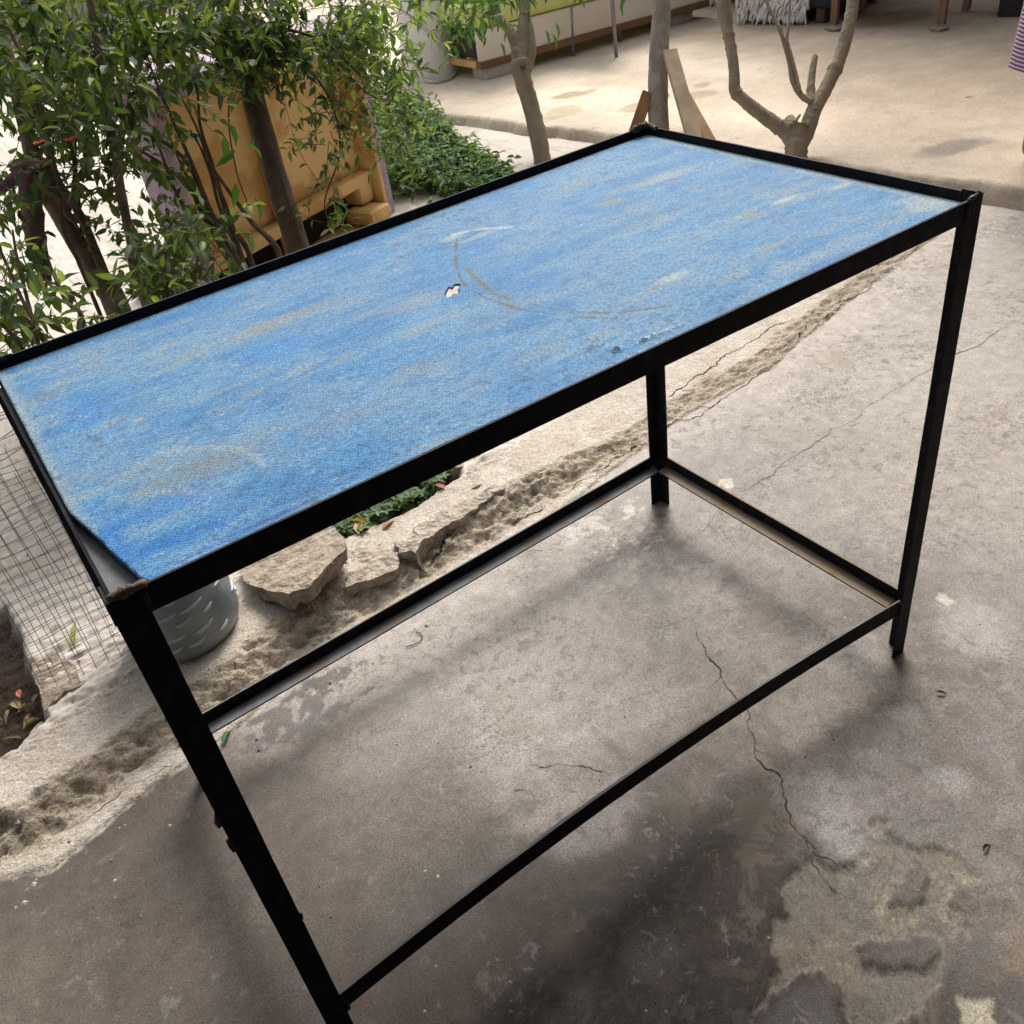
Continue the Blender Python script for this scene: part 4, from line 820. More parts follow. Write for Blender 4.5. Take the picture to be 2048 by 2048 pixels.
# shrub 4: open sapling at the far left
b4 = onz(120, 860, 0); root = empty('sapling', b4, 'open sapling with broad bright leaves against the white ground', 'sapling')
stems(root, [([b4] + px_path(q, 2.2), [.006, .005, .004, .0025]) for q in ([(80, 700), (55, 600), (35, 520), (25, 460)], [(100, 720), (40, 590), (5, 510), (-30, 440)], [(165, 660), (130, 600), (100, 530), (90, 480)], [(60, 720), (-20, 620), (-60, 540)])], M_TWIG)
L = Leaves(); tw = MB()
cloud(L, tw, [(25, 610, 60, 55, 2.05, 2.4, 10, .058, .4, 1.25), (40, 690, 50, 35, 2.0, 2.3, 8, .056, .4, 1.2), (100, 630, 50, 45, 2.1, 2.4, 4, .056, .5, 1.15), (20, 520, 30, 40, 2.1, 2.4, 4, .058, .5, 1.25), (-90, 600, 60, 120, 2.0, 2.4, 10, .056, .4, 1.2), (160, 650, 20, 20, 2.1, 2.3, 2, .05, .4, 1.1)])
L.build('foliage', M_LEAF, root); tw.build('twigs', M_TWIG, root)['kind'] = 'stuff'

# wooden post with a climbing vine
pb = onz(640, 640, 0); D5 = depth_of(pb) + .0
post = empty('wooden_post', pb, 'grey weathered round wooden post in front of the tan sofa', 'post')
dtop = depth_of(pb)
pts = [pb + np.array([0, 0, -.05])] + [np.array(q) for q in px_path([(598, 500), (560, 380), (522, 250), (488, 130), (452, 0), (400, -180)], 2.95, .02)]
sp = smooth_path(pts, 4); mb = MB(); mb.tube(sp, lerp_r([.040, .038, .037, .036, .035, .033], len(sp)), 12, wob=.05); mb.build('pole', M_BARK, post, True)
vine = empty('climbing_vine', pb + np.array([.05, 0, 0]), 'leafy climbing vine hanging over the wooden post', 'vine')
stems(vine, [([pb + np.array([.05, 0, 0])] + px_path([(600, 470), (560, 350), (520, 220), (500, 120), (540, 60), (640, 80), (720, 150)], 2.88), [.006, .006, .005, .004]), (px_path([(500, 120), (600, 130), (660, 200), (680, 300), (650, 400), (660, 450)], 2.85), [.004, .003, .002]), (px_path([(640, 80), (740, 190), (800, 170)], 2.95), [.003, .002]), (px_path([(520, 60), (460, 200), (470, 330), (500, 420)], 2.7), [.003, .002])], M_TWIG)
L = Leaves(); tw = MB()
cloud(L, tw, [(480, 50, 80, 60, 2.7, 3.0, 50, .052, .6, .8), (550, 100, 70, 55, 2.75, 3.0, 34, .048, .5, .85), (640, 60, 80, 65, 2.75, 3.1, 34, .048, .5, 1.25), (720, 70, 70, 60, 2.8, 3.1, 28, .048, .5, 1.45), (790, 40, 40, 45, 2.8, 3.1, 9, .046, .5, 1.5), (740, 155, 55, 35, 2.8, 3.1, 13, .044, .5, 1.3), (640, 185, 45, 35, 2.75, 2.95, 11, .044, .5, 1.0), (690, 220, 30, 20, 2.75, 2.95, 5, .040, .5, 1.0), (650, 285, 20, 35, 2.75, 2.9, 5, .040, .7, .95), (650, 370, 20, 40, 2.75, 2.9, 6, .040, .7, 1.0), (648, 440, 12, 20, 2.7, 2.85, 3, .038, .7, 1.0), (790, 125, 30, 18, 2.9, 3.1, 4, .044, .5, 1.6), (770, 215, 40, 40, 3.3, 3.6, 16, .044, .3, 1.1), (790, 285, 40, 50, 3.3, 3.6, 18, .044, .3, 1.0), (560, -80, 300, 60, 2.7, 3.1, 26, .046, .5, 1.0)])
L.build('foliage', M_LEAF, vine); tw.build('twigs', M_TWIG, vine)['kind'] = 'stuff'

# ground cover and weeds
L = Leaves(); gb = MB(); mb = MB(); mb.add([(0, 0, 0), (.001, 0, 0), (0, .001, 0)], [(0, 1, 2)])
GREEN2 = [(.065, .125, .045), (.09, .16, .055), (.05, .10, .04), (.13, .20, .07)]
for _ in range(900):
    u = rng.uniform(745, 1015); v = rng.uniform(215, 420)
    lim = 205 + max(0, u - 800) * .72 + (60 if u > 860 else 0) * 0
    if v < lim or v > 400 + (u < 800) * 30: continue
    P = onz(u, v, 0)
    hgt = .06 + .34 * max(0, 1 - (u - 745) / 190) * rng.random()
    for k in range(rng.integers(2, 5)):
        q = P + np.array([rng.normal() * .03, rng.normal() * .05, hgt * rng.uniform(.3, 1)])
        for s in range(4):
            L.add(q, rv() * np.array([1, 1, .25]), np.array([0, 0, 1]) + rv() * .35, rng.uniform(.030, .055), rng.uniform(.018, .028), np.array(GREEN2[rng.integers(4)]) * rng.uniform(.7, 1.4), 1)
gc = L.build('ground_cover', M_LEAF, None); tag(gc, 'mass of small leaved green ground cover beside the tan sofa', 'ground cover', kind='stuff')
L = Leaves(); tw = MB()
for _ in range(420):
    u = rng.uniform(650, 905); v = 1075 - (u - 680) * .62 + rng.uniform(-55, 55)
    P = onz(u, v, 0.0)
    if sdpoly(np.array([[P[0]]]), np.array([[P[1]]]), SOIL_B)[0, 0] < -.01: continue
    h = rng.uniform(.02, .075); q = P + np.array([0, 0, h]); tw.tube([P + np.array([0, 0, -.02]), q], .0008, 4, cap=False)
    c = np.array([(.085, .145, .060), (.115, .180, .075), (.06, .11, .05)][rng.integers(3)]) * rng.uniform(.8, 1.3); a0 = rng.uniform(0, 6.28)
    for k in range(5):
        a = a0 + k * 1.257; L.add(q, np.array([math.cos(a), math.sin(a), rng.uniform(-.1, .25)]), np.array([0, 0, 1.0]) + rv() * .15, rng.uniform(.016, .026), rng.uniform(.010, .014), c * rng.uniform(.85, 1.15), .6)
weed = empty('weed_patch', onz(780, 1020, 0), 'patch of small lobed green weeds growing in dark soil by the kerb', 'weeds')
tag(weed, kind='stuff'); L.build('leaves', M_LEAF, weed); tw.build('stalks', M_TWIG, weed)['kind'] = 'stuff'

# fallen leaves, each its own thing
M_DRY = mat_leaf('dry leaf', .2)
def fallen(u, v, z, ln, wd, ang, col, curl, label, cat='leaf', group=None, up=.3, roll=0.0):
    P = onz(u, v, z); P[2] = max(gz(P[0], P[1]), z - .004) + .003; L = Leaves()
    L.add(P, np.array([math.cos(ang), math.sin(ang), up * .5]), np.array([roll, .2, 1.0]), ln, wd, col, curl)
    return tag(L.build('fallen_leaf', M_DRY, None, None), label, cat, group)
fallen(722, 1085, .03, .055, .03, 1.0, (.42, .27, .09), 1.5, 'curled yellow dry leaf between slab and weeds', group='leaf litter')
fallen(735, 1050, .05, .045, .016, 2.2, (.40, .25, .08), 2.5, 'narrow upright tan dry leaf beside the weed patch', group='leaf litter', up=1.2)
fallen(770, 1080, .02, .04, .02, .3, (.28, .15, .08), 1, 'reddish brown dry leaf at the edge of the weed patch', group='leaf litter')
fallen(895, 1000, .02, .035, .02, 1.9, (.30, .05, .04), .6, 'dark red leaf at the far end of the weed patch', group='leaf litter')
fallen(860, 1000, .03, .05, .012, .7, (.45, .40, .30), 1.5, 'pale rolled dry leaf lying on the weeds', group='leaf litter')
fallen(590, 1358, 0, .026, .012, 1.4, (.10, .16, .05), 1, 'small green leaf on the floor behind the back stretcher')
fallen(448, 1495, 0, .044, .013, .9, (.035, .10, .05), 1.4, 'dark green leaf on the floor beside the front left leg')
fallen(150, 1300, .05, .075, .016, 1.2, (.30, .27, .10), 1, 'long yellow green dry leaf hanging on the wire mesh', group='leaf litter', up=.9)
fallen(45, 1420, 0, .055, .022, 2.0, (.34, .27, .12), 1.8, 'curled yellow dry leaf in the soil behind the mesh', group='leaf litter')
fallen(40, 1395, .015, .03, .016, 1.5, (.42, .14, .06), 1, 'orange red dry leaf in the soil behind the mesh', group='leaf litter')
fallen(88, 1485, .01, .025, .014, .4, (.36, .12, .05), 1, 'small rust red leaf against the pale kerb', group='leaf litter')
fallen(1925, 196, PZ, .05, .014, -.6, (.42, .42, .18), .6, 'pale yellow leaf lying on the beige patio')
fallen(1870, 1386, 0, .020, .007, -.9, (.02, .015, .01), 1.5, 'tiny black dry leaf on the floor beyond the right leg')
fallen(1965, 1705, 0, .022, .006, .1, (.02, .015, .01), 2.5, 'twisted black dry leaf on the grey floor')
for i in range(34):                          # litter in the soil at the left
    u = rng.uniform(-60, 105); v = rng.uniform(1390, 1545)
    P = onz(u, v, 0)
    if sdpoly(np.array([[P[0]]]), np.array([[P[1]]]), SOIL_L)[0, 0] < .004: continue
    fallen(u, v, 0, rng.uniform(.022, .045), rng.uniform(.008, .016), rng.uniform(0, 6.28), tuple(np.array((.20, .145, .085)) * rng.uniform(.5, 1.4)), rng.uniform(0, 2.5), 'small brown dry leaf in the litter behind the kerb', group='brown leaf litter')
gv = MB(); r_g = random.Random(5)
for _ in range(420):
    u = r_g.uniform(0, 2048); v = r_g.uniform(1000, 2048); P = onz(u, v, 0)
    if P[0] < -.5 or P[0] > 2.2: continue
    near_k = P[1] - float(np.interp(P[0], KX, KY))
    if r_g.random() > (.9 if -.12 < near_k < .2 else .28): continue
    z = gz(P[0], P[1]); sz = r_g.uniform(.0012, .0045) * (1.4 if near_k > -.1 else .8); g_ = r_g.uniform(.05, .5)
    Q = [np.array([P[0], P[1], z]) + np.array(q) * sz * np.array([r_g.uniform(.6, 1.3), r_g.uniform(.6, 1.3), r_g.uniform(.4, .9)]) for q in ((1, 0, 0), (0, 1, 0), (-1, 0, 0), (0, -1, 0), (0, 0, 1), (0, 0, -.6))]
    gv.add(Q, [(0, 1, 4), (1, 2, 4), (2, 3, 4), (3, 0, 4), (1, 0, 5), (2, 1, 5), (3, 2, 5), (0, 3, 5)], (g_, g_ * .9, g_ * .78))
tag(gv.build('grit', mat_attr('grit', rough=.95, bumps=())), 'scattered grit and mortar crumbs on the floor along the kerb', 'grit', kind='stuff')
mb = MB(); tp = [onz(u, v, 0) + np.array([0, 0, .003]) for u, v in [(812, 1296), (825, 1292), (840, 1285), (845, 1276), (840, 1269), (832, 1266)]]
mb.tube(smooth_path(tp, 4), .0011, 5); tag(mb.build('twig', M_TWIG, smooth=True), 'thin curved brown twig on the floor under the table', 'twig')

# ------------------------------------------------------------------ tan sofa frame behind the post
e1 = np.array([.90, .436, 0]); n1_ = np.array([.436, -.90, 0]); cr_ = onz(790, 432, 0)
sofa = empty('tan_sofa', cr_ - e1 * .55, 'old tan lined sofa frame with lilac edges behind the wooden post', 'sofa')
RS = np.stack([e1, -n1_, EZ], 1)
def sbox(name, x, y, z, m, bev=.01, par=None):    # x along the front (0 = right end, negative left), y into depth
    c = cr_ + e1 * (x[0] + x[1]) / 2 - n1_ * (y[0] + y[1]) / 2 + EZ * (z[0] + z[1]) / 2
    mb = MB(); mb.box(c, (x[1] - x[0], y[1] - y[0], z[1] - z[0]), RS); return mb.build(name, m, par or sofa, False, bev)
M_TAN = mat('stained tan lining', (0.72, 0.475, 0.21), (0.55, 0.315, 0.11), rough=.85, scale=4.5, thr=(.50, .57), bump=.25, bscale=60)
M_TANW = mat('yellow pine', (0.70, 0.46, 0.19), (0.56, 0.34, 0.12), rough=.7, scale=8, stretch=(2, 2, .2), bump=.2)
M_LIL = mat('lilac fabric', (0.48, 0.38, 0.46), (0.38, 0.28, 0.36), rough=.95, scale=20, bump=.5, bscale=200)
M_GAP = mat('black gap shade', (.012, .010, .010), (.03, .024, .02), rough=.95, bump=0)
sbox('back_panel', (-1.06, -.03), (.10, .13), (.14, .78), M_TAN, .006)
sbox('side', (-.03, .015), (0, .45), (0, .80), M_LIL, .014)
sbox('side', (-1.11, -1.06), (0, .16), (0, .80), M_LIL, .014)
sbox('edge_trim', (-.055, -.032), (-.004, .10), (.0, .78), M_TAN, .006)
bt_ = sbox('batten', (-.62, -.555), (.03, .10), (.0, .74), M_TANW, .005)
sbox('base_rail', (-1.05, -.56), (.04, .098), (.15, .20), M_TAN, .008)
sbox('base_rail', (-.55, -.06), (.04, .098), (.17, .22), M_TAN, .008)
sbox('top_rail', (-1.06, -.03), (.0, .45), (.74, .80), M_LIL, .02)
sbox('dark_gap', (-1.05, -.06), (.135, .5), (.02, .14), M_GAP, .004)  # black box standing in for the shade of the gap underneath
sbox('floor_board', (-1.04, -.06), (.0, .5), (0.0, .022), M_TAN, .004)
sbox('arm_foot', (-.21, -.06), (-.05, .12), (.025, .090), M_TANW, .03)
sbox('arm_block', (-.15, -.06), (.04, .14), (.092, .20), M_TAN, .02)

# ------------------------------------------------------------------ patio: trees, pole, planks
t1b = onz(1088, 335, 0); root = empty('young_tree', t1b, 'young forked tree with smooth tan trunk and a knot below the fork', 'tree'); d_ = depth_of(t1b)
trk = stems(root, [([t1b + np.array([0, 0, -.05])] + px_path([(1078, 280), (1062, 215), (1046, 160), (1040, 125)], d_), [.046, .042, .040, .042, .052])], M_BARK2, 'trunk')
stems(root, [(px_path(q, d_, .05), r) for q, r in [([(1040, 140), (1032, 90), (1018, 60), (1000, 40), (990, 0), (970, -80)], [.034, .028, .022, .018, .014]), ([(1042, 140), (1045, 80), (1048, 40), (1052, 0), (1060, -120)], [.040, .034, .028, .024, .018]), ([(1050, 145), (1062, 100), (1056, 50), (1046, 10), (1040, -100)], [.030, .026, .024, .022, .016])]], M_BARK2, 'limb')
mb = MB(); q = atd(1046, 134, d_ - .052); mb.tube([q, q + MC @ np.array([0, 0, .012])], [.014, .010], 10); mb.build('knot', M_BARK, trk, True)
L = Leaves(); tw = MB()
GB = [(.05, .10, .035), (.07, .13, .045), (.04, .085, .03)]
for (u, v, ru, rr_, n, ll) in [(900, 5, 70, 28, 15, .075), (950, 15, 45, 25, 12, .075), (840, 5, 40, 25, 6, .07), (1000, -60, 160, 50, 22, .085), (1150, -90, 140, 50, 14, .085), (1060, -200, 200, 90, 20, .085)]:
    for _ in range(n):
        P = atd(u + rng.uniform(-ru, ru), v + rng.uniform(-rr_, rr_), d_ + rng.uniform(-.35, .2)); twig(L, tw, P, rv() + np.array([0, 0, -.4]), .16, 3, ll, ll * .30, .9, GB, 1.0)
for (u, v) in [(1090, 60), (1105, 68), (1000, 85), (1110, 45)]: L.add(atd(u, v, d_ - .1), np.array([.3, 0, -1.0]), np.array([.3, -.8, .3]), .085, .026, (.06, .12, .04), 1)
L.build('crown', M_LEAF, root); tw.build('twigs', M_TWIG, root)['kind'] = 'stuff'

t2b = onz(1592, 328, PZ); root = empty('forked_tree', t2b, 'pruned grey tree forking low into two bare curving limbs', 'tree'); d_ = depth_of(t2b)
stems(root, [([t2b + np.array([0, 0, -.05])] + px_path([(1592, 300), (1594, 275), (1596, 255)], d_), [.052, .046, .046, .044])], M_BARK2, 'trunk')
LM = [([(1588, 285), (1570, 262), (1545, 245), (1505, 215), (1485, 198), (1470, 180), (1468, 140), (1462, 95), (1455, 60), (1450, 30), (1448, 0), (1440, -120)], [.034, .032, .030, .027, .025, .024, .022, .022, .024, .030, .032, .026]),
      ([(1600, 290), (1616, 255), (1628, 220), (1650, 180), (1672, 135), (1688, 90), (1700, 40), (1706, 0), (1715, -130)], [.036, .034, .032, .030, .028, .027, .026, .025, .020]),
      ([(1630, 225), (1622, 190), (1624, 150), (1630, 112)], [.022, .018, .015, .012]), ([(1624, 205), (1600, 188), (1585, 160), (1578, 120), (1560, 60), (1540, 20), (1528, -10)], [.014, .012, .010, .009, .007, .006]), ([(1600, 185), (1592, 150), (1582, 110), (1574, 80), (1578, 40), (1580, -20)], [.009, .008, .007, .006, .005]),
      ([(1582, 275), (1584, 250), (1580, 238)], [.026, .026, .020]), ([(1588, 245), (1600, 230)], [.008, .005]), ([(1604, 285), (1603, 258)], [.011, .010])]
stems(root, [(px_path(q, d_, .06), r) for q, r in LM], M_BARK2, 'limb')
L = Leaves(); tw = MB()
for (u, v, ru, rr_, n, ll) in [(1440, -180, 180, 70, 22, .08), (1700, -190, 180, 70, 22, .08)]:
    for _ in range(n):
        P = atd(u + rng.uniform(-ru, ru), v + rng.uniform(-rr_, rr_), d_ + rng.uniform(-.5, .4)); twig(L, tw, P, rv() + np.array([0, 0, -.2]), .18, 4, ll, ll * .3, .8, GB, 1.0)
L.build('crown', M_LEAF, root); tw.build('twigs', M_TWIG, root)['kind'] = 'stuff'

plb = onz(1320, 278, PZ); pole = empty('support_pole', plb, 'tall pale round wooden pole with planks wired to its foot', 'pole'); d_ = depth_of(plb)
mb = MB(); pts = [plb + np.array([0, 0, -.04])] + px_path([(1317, 240), (1316, 180), (1317, 120), (1321, 60), (1324, 0), (1330, -260)], d_); sp = smooth_path(pts, 4); mb.tube(sp, lerp_r([.049, .047, .046, .045, .043, .041], len(sp)), 14, wob=.03); shaft = mb.build('shaft', M_POLE, pole, True)
wr = MB(); zc = atd(1316, 190, d_)
ring = [zc + np.array([.052 * math.cos(a), .052 * math.sin(a), .006 * math.sin(2 * a)]) for a in np.linspace(0, 6.28, 25)]; wr.tube(ring, .0022, 5, cap=False); wr.build('tie_wire', mat('grey wire', (.25, .24, .23), rough=.6, bump=0), shaft)
M_PLANK = mat('sawn plank', (0.47, 0.37, 0.255), (0.34, 0.255, 0.165), rough=.85, scale=7, stretch=(2, 2, .2), bump=.4, bscale=50)
M_PLANK2 = mat('brown plank', (0.30, 0.17, 0.075), (0.20, 0.11, 0.05), rough=.85, scale=7, stretch=(2, 2, .2), bump=.4, bscale=50)
def plank(a, b, wd, th, m, label, fac):
    a = np.asarray(a); b = np.asarray(b); t = (b - a) / np.linalg.norm(b - a); s = np.asarray(fac, float); s = s - t * (s @ t); s /= np.linalg.norm(s); n_ = np.cross(t, s)
    mb = MB(); mb.box((a + b) / 2, (np.linalg.norm(b - a), wd, th), np.stack([t, s, n_], 1)); return tag(mb.build('plank', m, None, False, .003), label, 'plank', 'planks at the foot of the pole')
RT = MC[:, 0]
a_ = atd(1339, 102, d_ - .05); f_ = onz(1395, 300, PZ); plank(a_, f_, .066, .028, M_PLANK, 'pale sawn plank leaning on the wooden pole', RT)
a_ = atd(1368, 190, d_ + .06); f_ = onz(1420, 285, PZ); plank(a_, f_, .050, .03, M_PLANK2, 'short brown plank behind the pale leaning plank', RT)
a_ = atd(1296, 185, d_ - .02); f_ = onz(1262, 285, PZ); plank(a_, f_, .055, .03, M_PLANK2, 'short brown plank on the tree side of the pole', RT)

# ------------------------------------------------------------------ daybed, cushion, block, column, stool
def bx(name, x, y, z, m, par, bev=.01):
    mb = MB(); mb.box(((x[0] + x[1]) / 2, (y[0] + y[1]) / 2, (z[0] + z[1]) / 2), (x[1] - x[0], y[1] - y[0], z[1] - z[0])); o = mb.build(name, m, par, True, bev); return o
SA = onz(972, 138, .145) + np.array([0, .05, 0]); sx0, sy0 = SA[0], SA[1]
bed = empty('daybed', (sx0 + .9, sy0 + .4, PZ), 'long daybed with lime green mattress and cream base on concrete blocks', 'daybed')
M_CREAM = mat('cream vinyl', (0.80, 0.73, 0.62), (0.72, 0.64, 0.52), rough=.6, scale=4, bump=.15); M_LIME = mat('lime fabric', (0.60, 0.66, 0.24), (0.52, 0.57, 0.18), rough=.9, scale=5, bump=.3, bscale=80)
M_BRW = mat('brown wood strip', (0.24, 0.125, 0.07), (0.16, 0.085, 0.05), rough=.6, scale=8, stretch=(.2, 2, 2), bump=.2)
SL = 1.95
fp_ = bx('front_panel', (sx0, sx0 + SL), (sy0, sy0 + .04), (.205, .385), M_CREAM, bed, .014)
bx('wood_strip', (sx0 - .004, sx0 + SL), (sy0 - .004, sy0 + .06), (.165, .207), M_BRW, fp_, .004)
bx('end_strip', (sx0 - .002, sx0 + .03), (sy0 + .062, sy0 + .85), (.165, .205), M_TANW, bed, .004)
bx('end_panel', (sx0 + .05, sx0 + .08), (sy0 + .05, sy0 + .85), (.208, .37), mat('drawer gap shade', (.075, .06, .05), (.05, .04, .033), rough=.8), bed, .003)  # dark panel standing in for the shaded drawer gap
bx('back_panel', (sx0, sx0 + SL), (sy0 + .82, sy0 + .86), (.165, .385), M_CREAM, bed, .01)
bx('end_panel', (sx0 + SL - .03, sx0 + SL), (sy0 + .045, sy0 + .815), (.166, .385), M_CREAM, bed, .01)
bx('mattress', (sx0 - .03, sx0 + SL), (sy0 - .02, sy0 + .86), (.387, .53), M_LIME, bed, .05)
bx('mattress', (sx0 + .02, sx0 + SL), (sy0 + .02, sy0 + .86), (.50, .58), M_LIME, bed, .04)
bed.location.z -= .03
M_PRINT = mat('grey speckled print', (.62, .60, .62), (.16, .15, .19), rough=.9, scale=75, detail=2, thr=(.46, .54), bump=.1)
cu = MB(); cc_ = np.array([sx0 + .42, sy0 + .18, .69]); cu.box(cc_, (.56, .20, .34), _rot(0, math.radians(-14), math.radians(6))); tag(cu.build('cushion', M_PRINT, None, True, .06), 'grey speckled cushion leaning on the lime mattress', 'cushion')
M_BLOCK = mat('concrete block', (0.50, 0.45, 0.39), (0.41, 0.36, 0.30), rough=.95, scale=12, bump=.6, bscale=90)
for (x, y, lb) in [(sx0 + .16, sy0 + .09, 'pale concrete block under the near corner of the daybed'), (sx0 + SL - .25, sy0 + .12, 'pale concrete block under the daybed beyond the pole'), (sx0 + .16, sy0 + .72, 'pale concrete block under the rear corner of the daybed'), (sx0 + SL - .25, sy0 + .72, 'pale concrete block under the rear far end of the daybed')]:
    mb = MB(); mb.box((x, y, (PZ + .134) / 2), (.26, .16, .140 - PZ)); tag(mb.build('concrete_block', M_BLOCK, None, False, .012), lb, 'block', 'blocks under the daybed')
cb = onz(868, 158, PZ) + np.array([.05, .10, 0]); mb = MB(); R45 = _rot(math.radians(32), 0, 0); V = []
for z, r_ in ((PZ - .03, .175), (.45, .150), (.9, .130), (2.7, .125)):
    for k in range(12):
        a = 2 * math.pi * k / 12; rr = r_ / max(abs(math.cos(a)), abs(math.sin(a))) ** .75; V.append(R45 @ np.array([rr * math.cos(a), rr * math.sin(a), 0]) + np.array([cb[0], cb[1], z]))
mb.add(V, [(i * 12 + k, i * 12 + (k + 1) % 12, i * 12 + 12 + (k + 1) % 12, i * 12 + 12 + k) for i in range(3) for k in range(12)] + [tuple(range(36, 48))])
tag(mb.build('column', mat('white plaster', (0.80, 0.76, 0.70), (0.70, 0.66, 0.60), rough=.95, scale=5, bump=.5, bscale=40), smooth=True), 'pale plaster column widening at its foot beside the daybed', 'column')
mb = MB(); mb.tube(smooth_path([onz(u, v, PZ + .012) for u, v in [(815, 128), (832, 150), (850, 160), (870, 164), (895, 158), (908, 150), (912, 142)]], 4), .011, 8); tag(mb.build('hose', mat('white hose', (.62, .58, .52), rough=.6, bump=0), smooth=True), 'short white hose curled round the column foot', 'hose')
f1, f2, f3 = onz(1146, 112, PZ), onz(1233, 114, PZ), onz(1240, 84, PZ); f4 = f1 + (f3 - f2)
st = empty('metal_stool', (f1 + f3) / 2, 'stool on four thin grey metal legs before the daybed', 'stool'); M_GREY = mat('grey metal', (.30, .30, .32), (.22, .22, .24), rough=.4, metal=.6, bump=0)
ctr = (f1 + f2 + f3 + f4) / 4
for f in (f1, f2, f3, f4):
    mb = MB(); tp = f + (ctr - f) * .10; mb.tube([f + np.array([0, 0, -.004]), np.array([tp[0], tp[1], .56])], .0125, 10); mb.build('leg', M_GREY, st, True)
mb = MB(); mb.add([np.array([q[0], q[1], z]) + (q - ctr) * np.array([.08, .08, 0]) for z in (.555, .585) for q in (f1, f2, f3, f4)], [(0, 1, 2, 3), (4, 5, 6, 7), (0, 1, 5, 4), (1, 2, 6, 5), (2, 3, 7, 6), (3, 0, 4, 7)]); mb.build('seat', mat('pink laminate', (.42, .27, .22), rough=.5), st, False, .006)

# ------------------------------------------------------------------ armchairs, bench, box
M_BLK = mat('black rattan', (.020, .020, .024), (.045, .042, .045), rough=.65, scale=60, bump=.7, bscale=160, bdist=.004); M_SHAG = mat('white shag', (.88, .86, .83), (.78, .76, .73), rough=1, scale=30, bump=.3)
M_FOOT = mat('dark wood foot', (.14, .105, .08), (.085, .06, .045), rough=.6)
def armchair(p0, p1, label, lab2, dep=.75, seed=0, fringe=(0, 1), low=.10):
    ax = (p1 - p0); ax[2] = 0; ln = np.linalg.norm(ax); ax /= ln; bk = np.array([-ax[1], ax[0], 0]); bk = bk if bk @ np.array([1, .3, 0]) > 0 else -bk
    R_ = np.stack([ax, bk, EZ], 1); c = (p0 + p1) / 2 + bk * dep / 2
    root = empty('armchair', (c[0], c[1], PZ), label, 'armchair', 'dark armchairs')
    def b(name, o, s, m, bev=.02): mb = MB(); mb.box(np.array([c[0], c[1], 0]) + R_ @ np.array(o), s, R_); return mb.build(name, m, root, True, bev)
    bs_ = b('base', (0, 0, PZ + .09 + .11), (ln + .16, dep, .22), M_BLK); b('seat', (0, -.02, PZ + .37), (ln - .04, dep - .08, .14), M_BLK, .04); b('backrest', (0, dep / 2 - .07, PZ + .62), (ln + .14, .14, .44), M_BLK, .04)
    for s in (-1, 1): b('armrest', (s * (ln / 2 + .02), -.02, PZ + .46), (.11, dep - .16, .28), M_BLK, .03)
    for s in (-1, 1):
        for t in (-1, 1): b('foot', (s * (ln / 2 - .02), t * (dep / 2 - .06), PZ + .045), (.065, .065, .098), M_FOOT, .012)
    mb = MB(); r = random.Random(seed)
    for i in range(620):
        x = r.uniform(fringe[0], fringe[1]) * ln - ln / 2; z = PZ + r.uniform(low, .42); q = np.array([c[0], c[1], 0]) + R_ @ np.array([x, -dep / 2 - r.uniform(.0, .03), z]); d = R_ @ np.array([r.uniform(-.5, .5), -r.uniform(.2, .9), -r.uniform(.5, 1.4)])
        mb.tube([q, q + d * .028, q + d * .045 + np.array([0, 0, -.012])], [.011, .009, .003], 5)
    mb.box(np.array([c[0], c[1], 0]) + R_ @ np.array([(fringe[0] + fringe[1] - 1) / 2 * ln, -dep / 2 - .006, PZ + (.44 + low) / 2 + .02]), (ln * (fringe[1] - fringe[0]), .02, .44 - low - .03), R_)
    rg = mb.build('shaggy_throw', M_SHAG, None, True); tag(rg, lab2, 'throw', 'white shaggy throws')
armchair(onz(1487, 46, PZ), onz(1640, 49, PZ), 'dark woven armchair with a white shaggy throw over its front', 'white shaggy throw hanging deep over a dark armchair', seed=2, fringe=(-.06, .86), low=.05)
armchair(onz(1362, 16, PZ) + np.array([.05, .03, 0]), onz(1445, 13, PZ) + np.array([.05, .03, 0]), 'black armchair between the daybed and the shaggy one', 'white shaggy strip on the black armchair beside the daybed', seed=5, fringe=(0, 1), low=.03)
k1, k2 = onz(1668, 53, PZ), onz(1882, 53, PZ); ax = k2 - k1; bln = np.linalg.norm(ax); ax /= bln; bk = np.array([-ax[1], ax[0], 0]); bk = bk if bk[0] > 0 else -bk
bench = empty('wooden_bench', (k1 + k2) / 2 + bk * .2, 'reddish brown wooden bench with a low front rail', 'bench'); M_BW = mat('reddish wood', (0.30, 0.165, 0.105), (0.215, 0.115, 0.075), rough=.6, scale=10, stretch=(2, 2, .3), bump=.2)
RB = np.stack([ax, bk, EZ], 1)
for s in (0, 1):
    for t in (0, 1):
        mb = MB(); q = k1 + ax * bln * s + bk * .42 * t; mb.box((q[0], q[1], PZ + .245), (.042, .042, .47), RB); mb.build('leg', M_BW, bench, False, .004)
for t in (0, 1):
    mb = MB(); q = (k1 + k2) / 2 + bk * .42 * t; mb.box((q[0], q[1], PZ + .185), (bln - .04, .028, .045), RB); mb.build('rail', M_BW, bench, False, .003)
for t in range(5):
    mb = MB(); q = (k1 + k2) / 2 + bk * (.01 + .1 * t); mb.box((q[0], q[1], PZ + .493), (bln + .12, .088, .028), RB); mb.build('slat', M_BW, bench, False, .004)
for i, (u, v) in enumerate([(1672, 54), (1878, 54)]):
    rock_slab('foot_stone', [(u - 24, v), (u - 8, v - 5), (u + 14, v - 5), (u + 22, v), (u + 2, v + 5), (u - 14, v + 5)], PZ + .014, .016, M_CHUNK, ('flat grey stone under the bench leg beside the shaggy armchair', 'flat grey stone under the bench leg nearer the black box')[i], 'stone', 'stones under the bench legs', seed=20 + i, rough=.003)
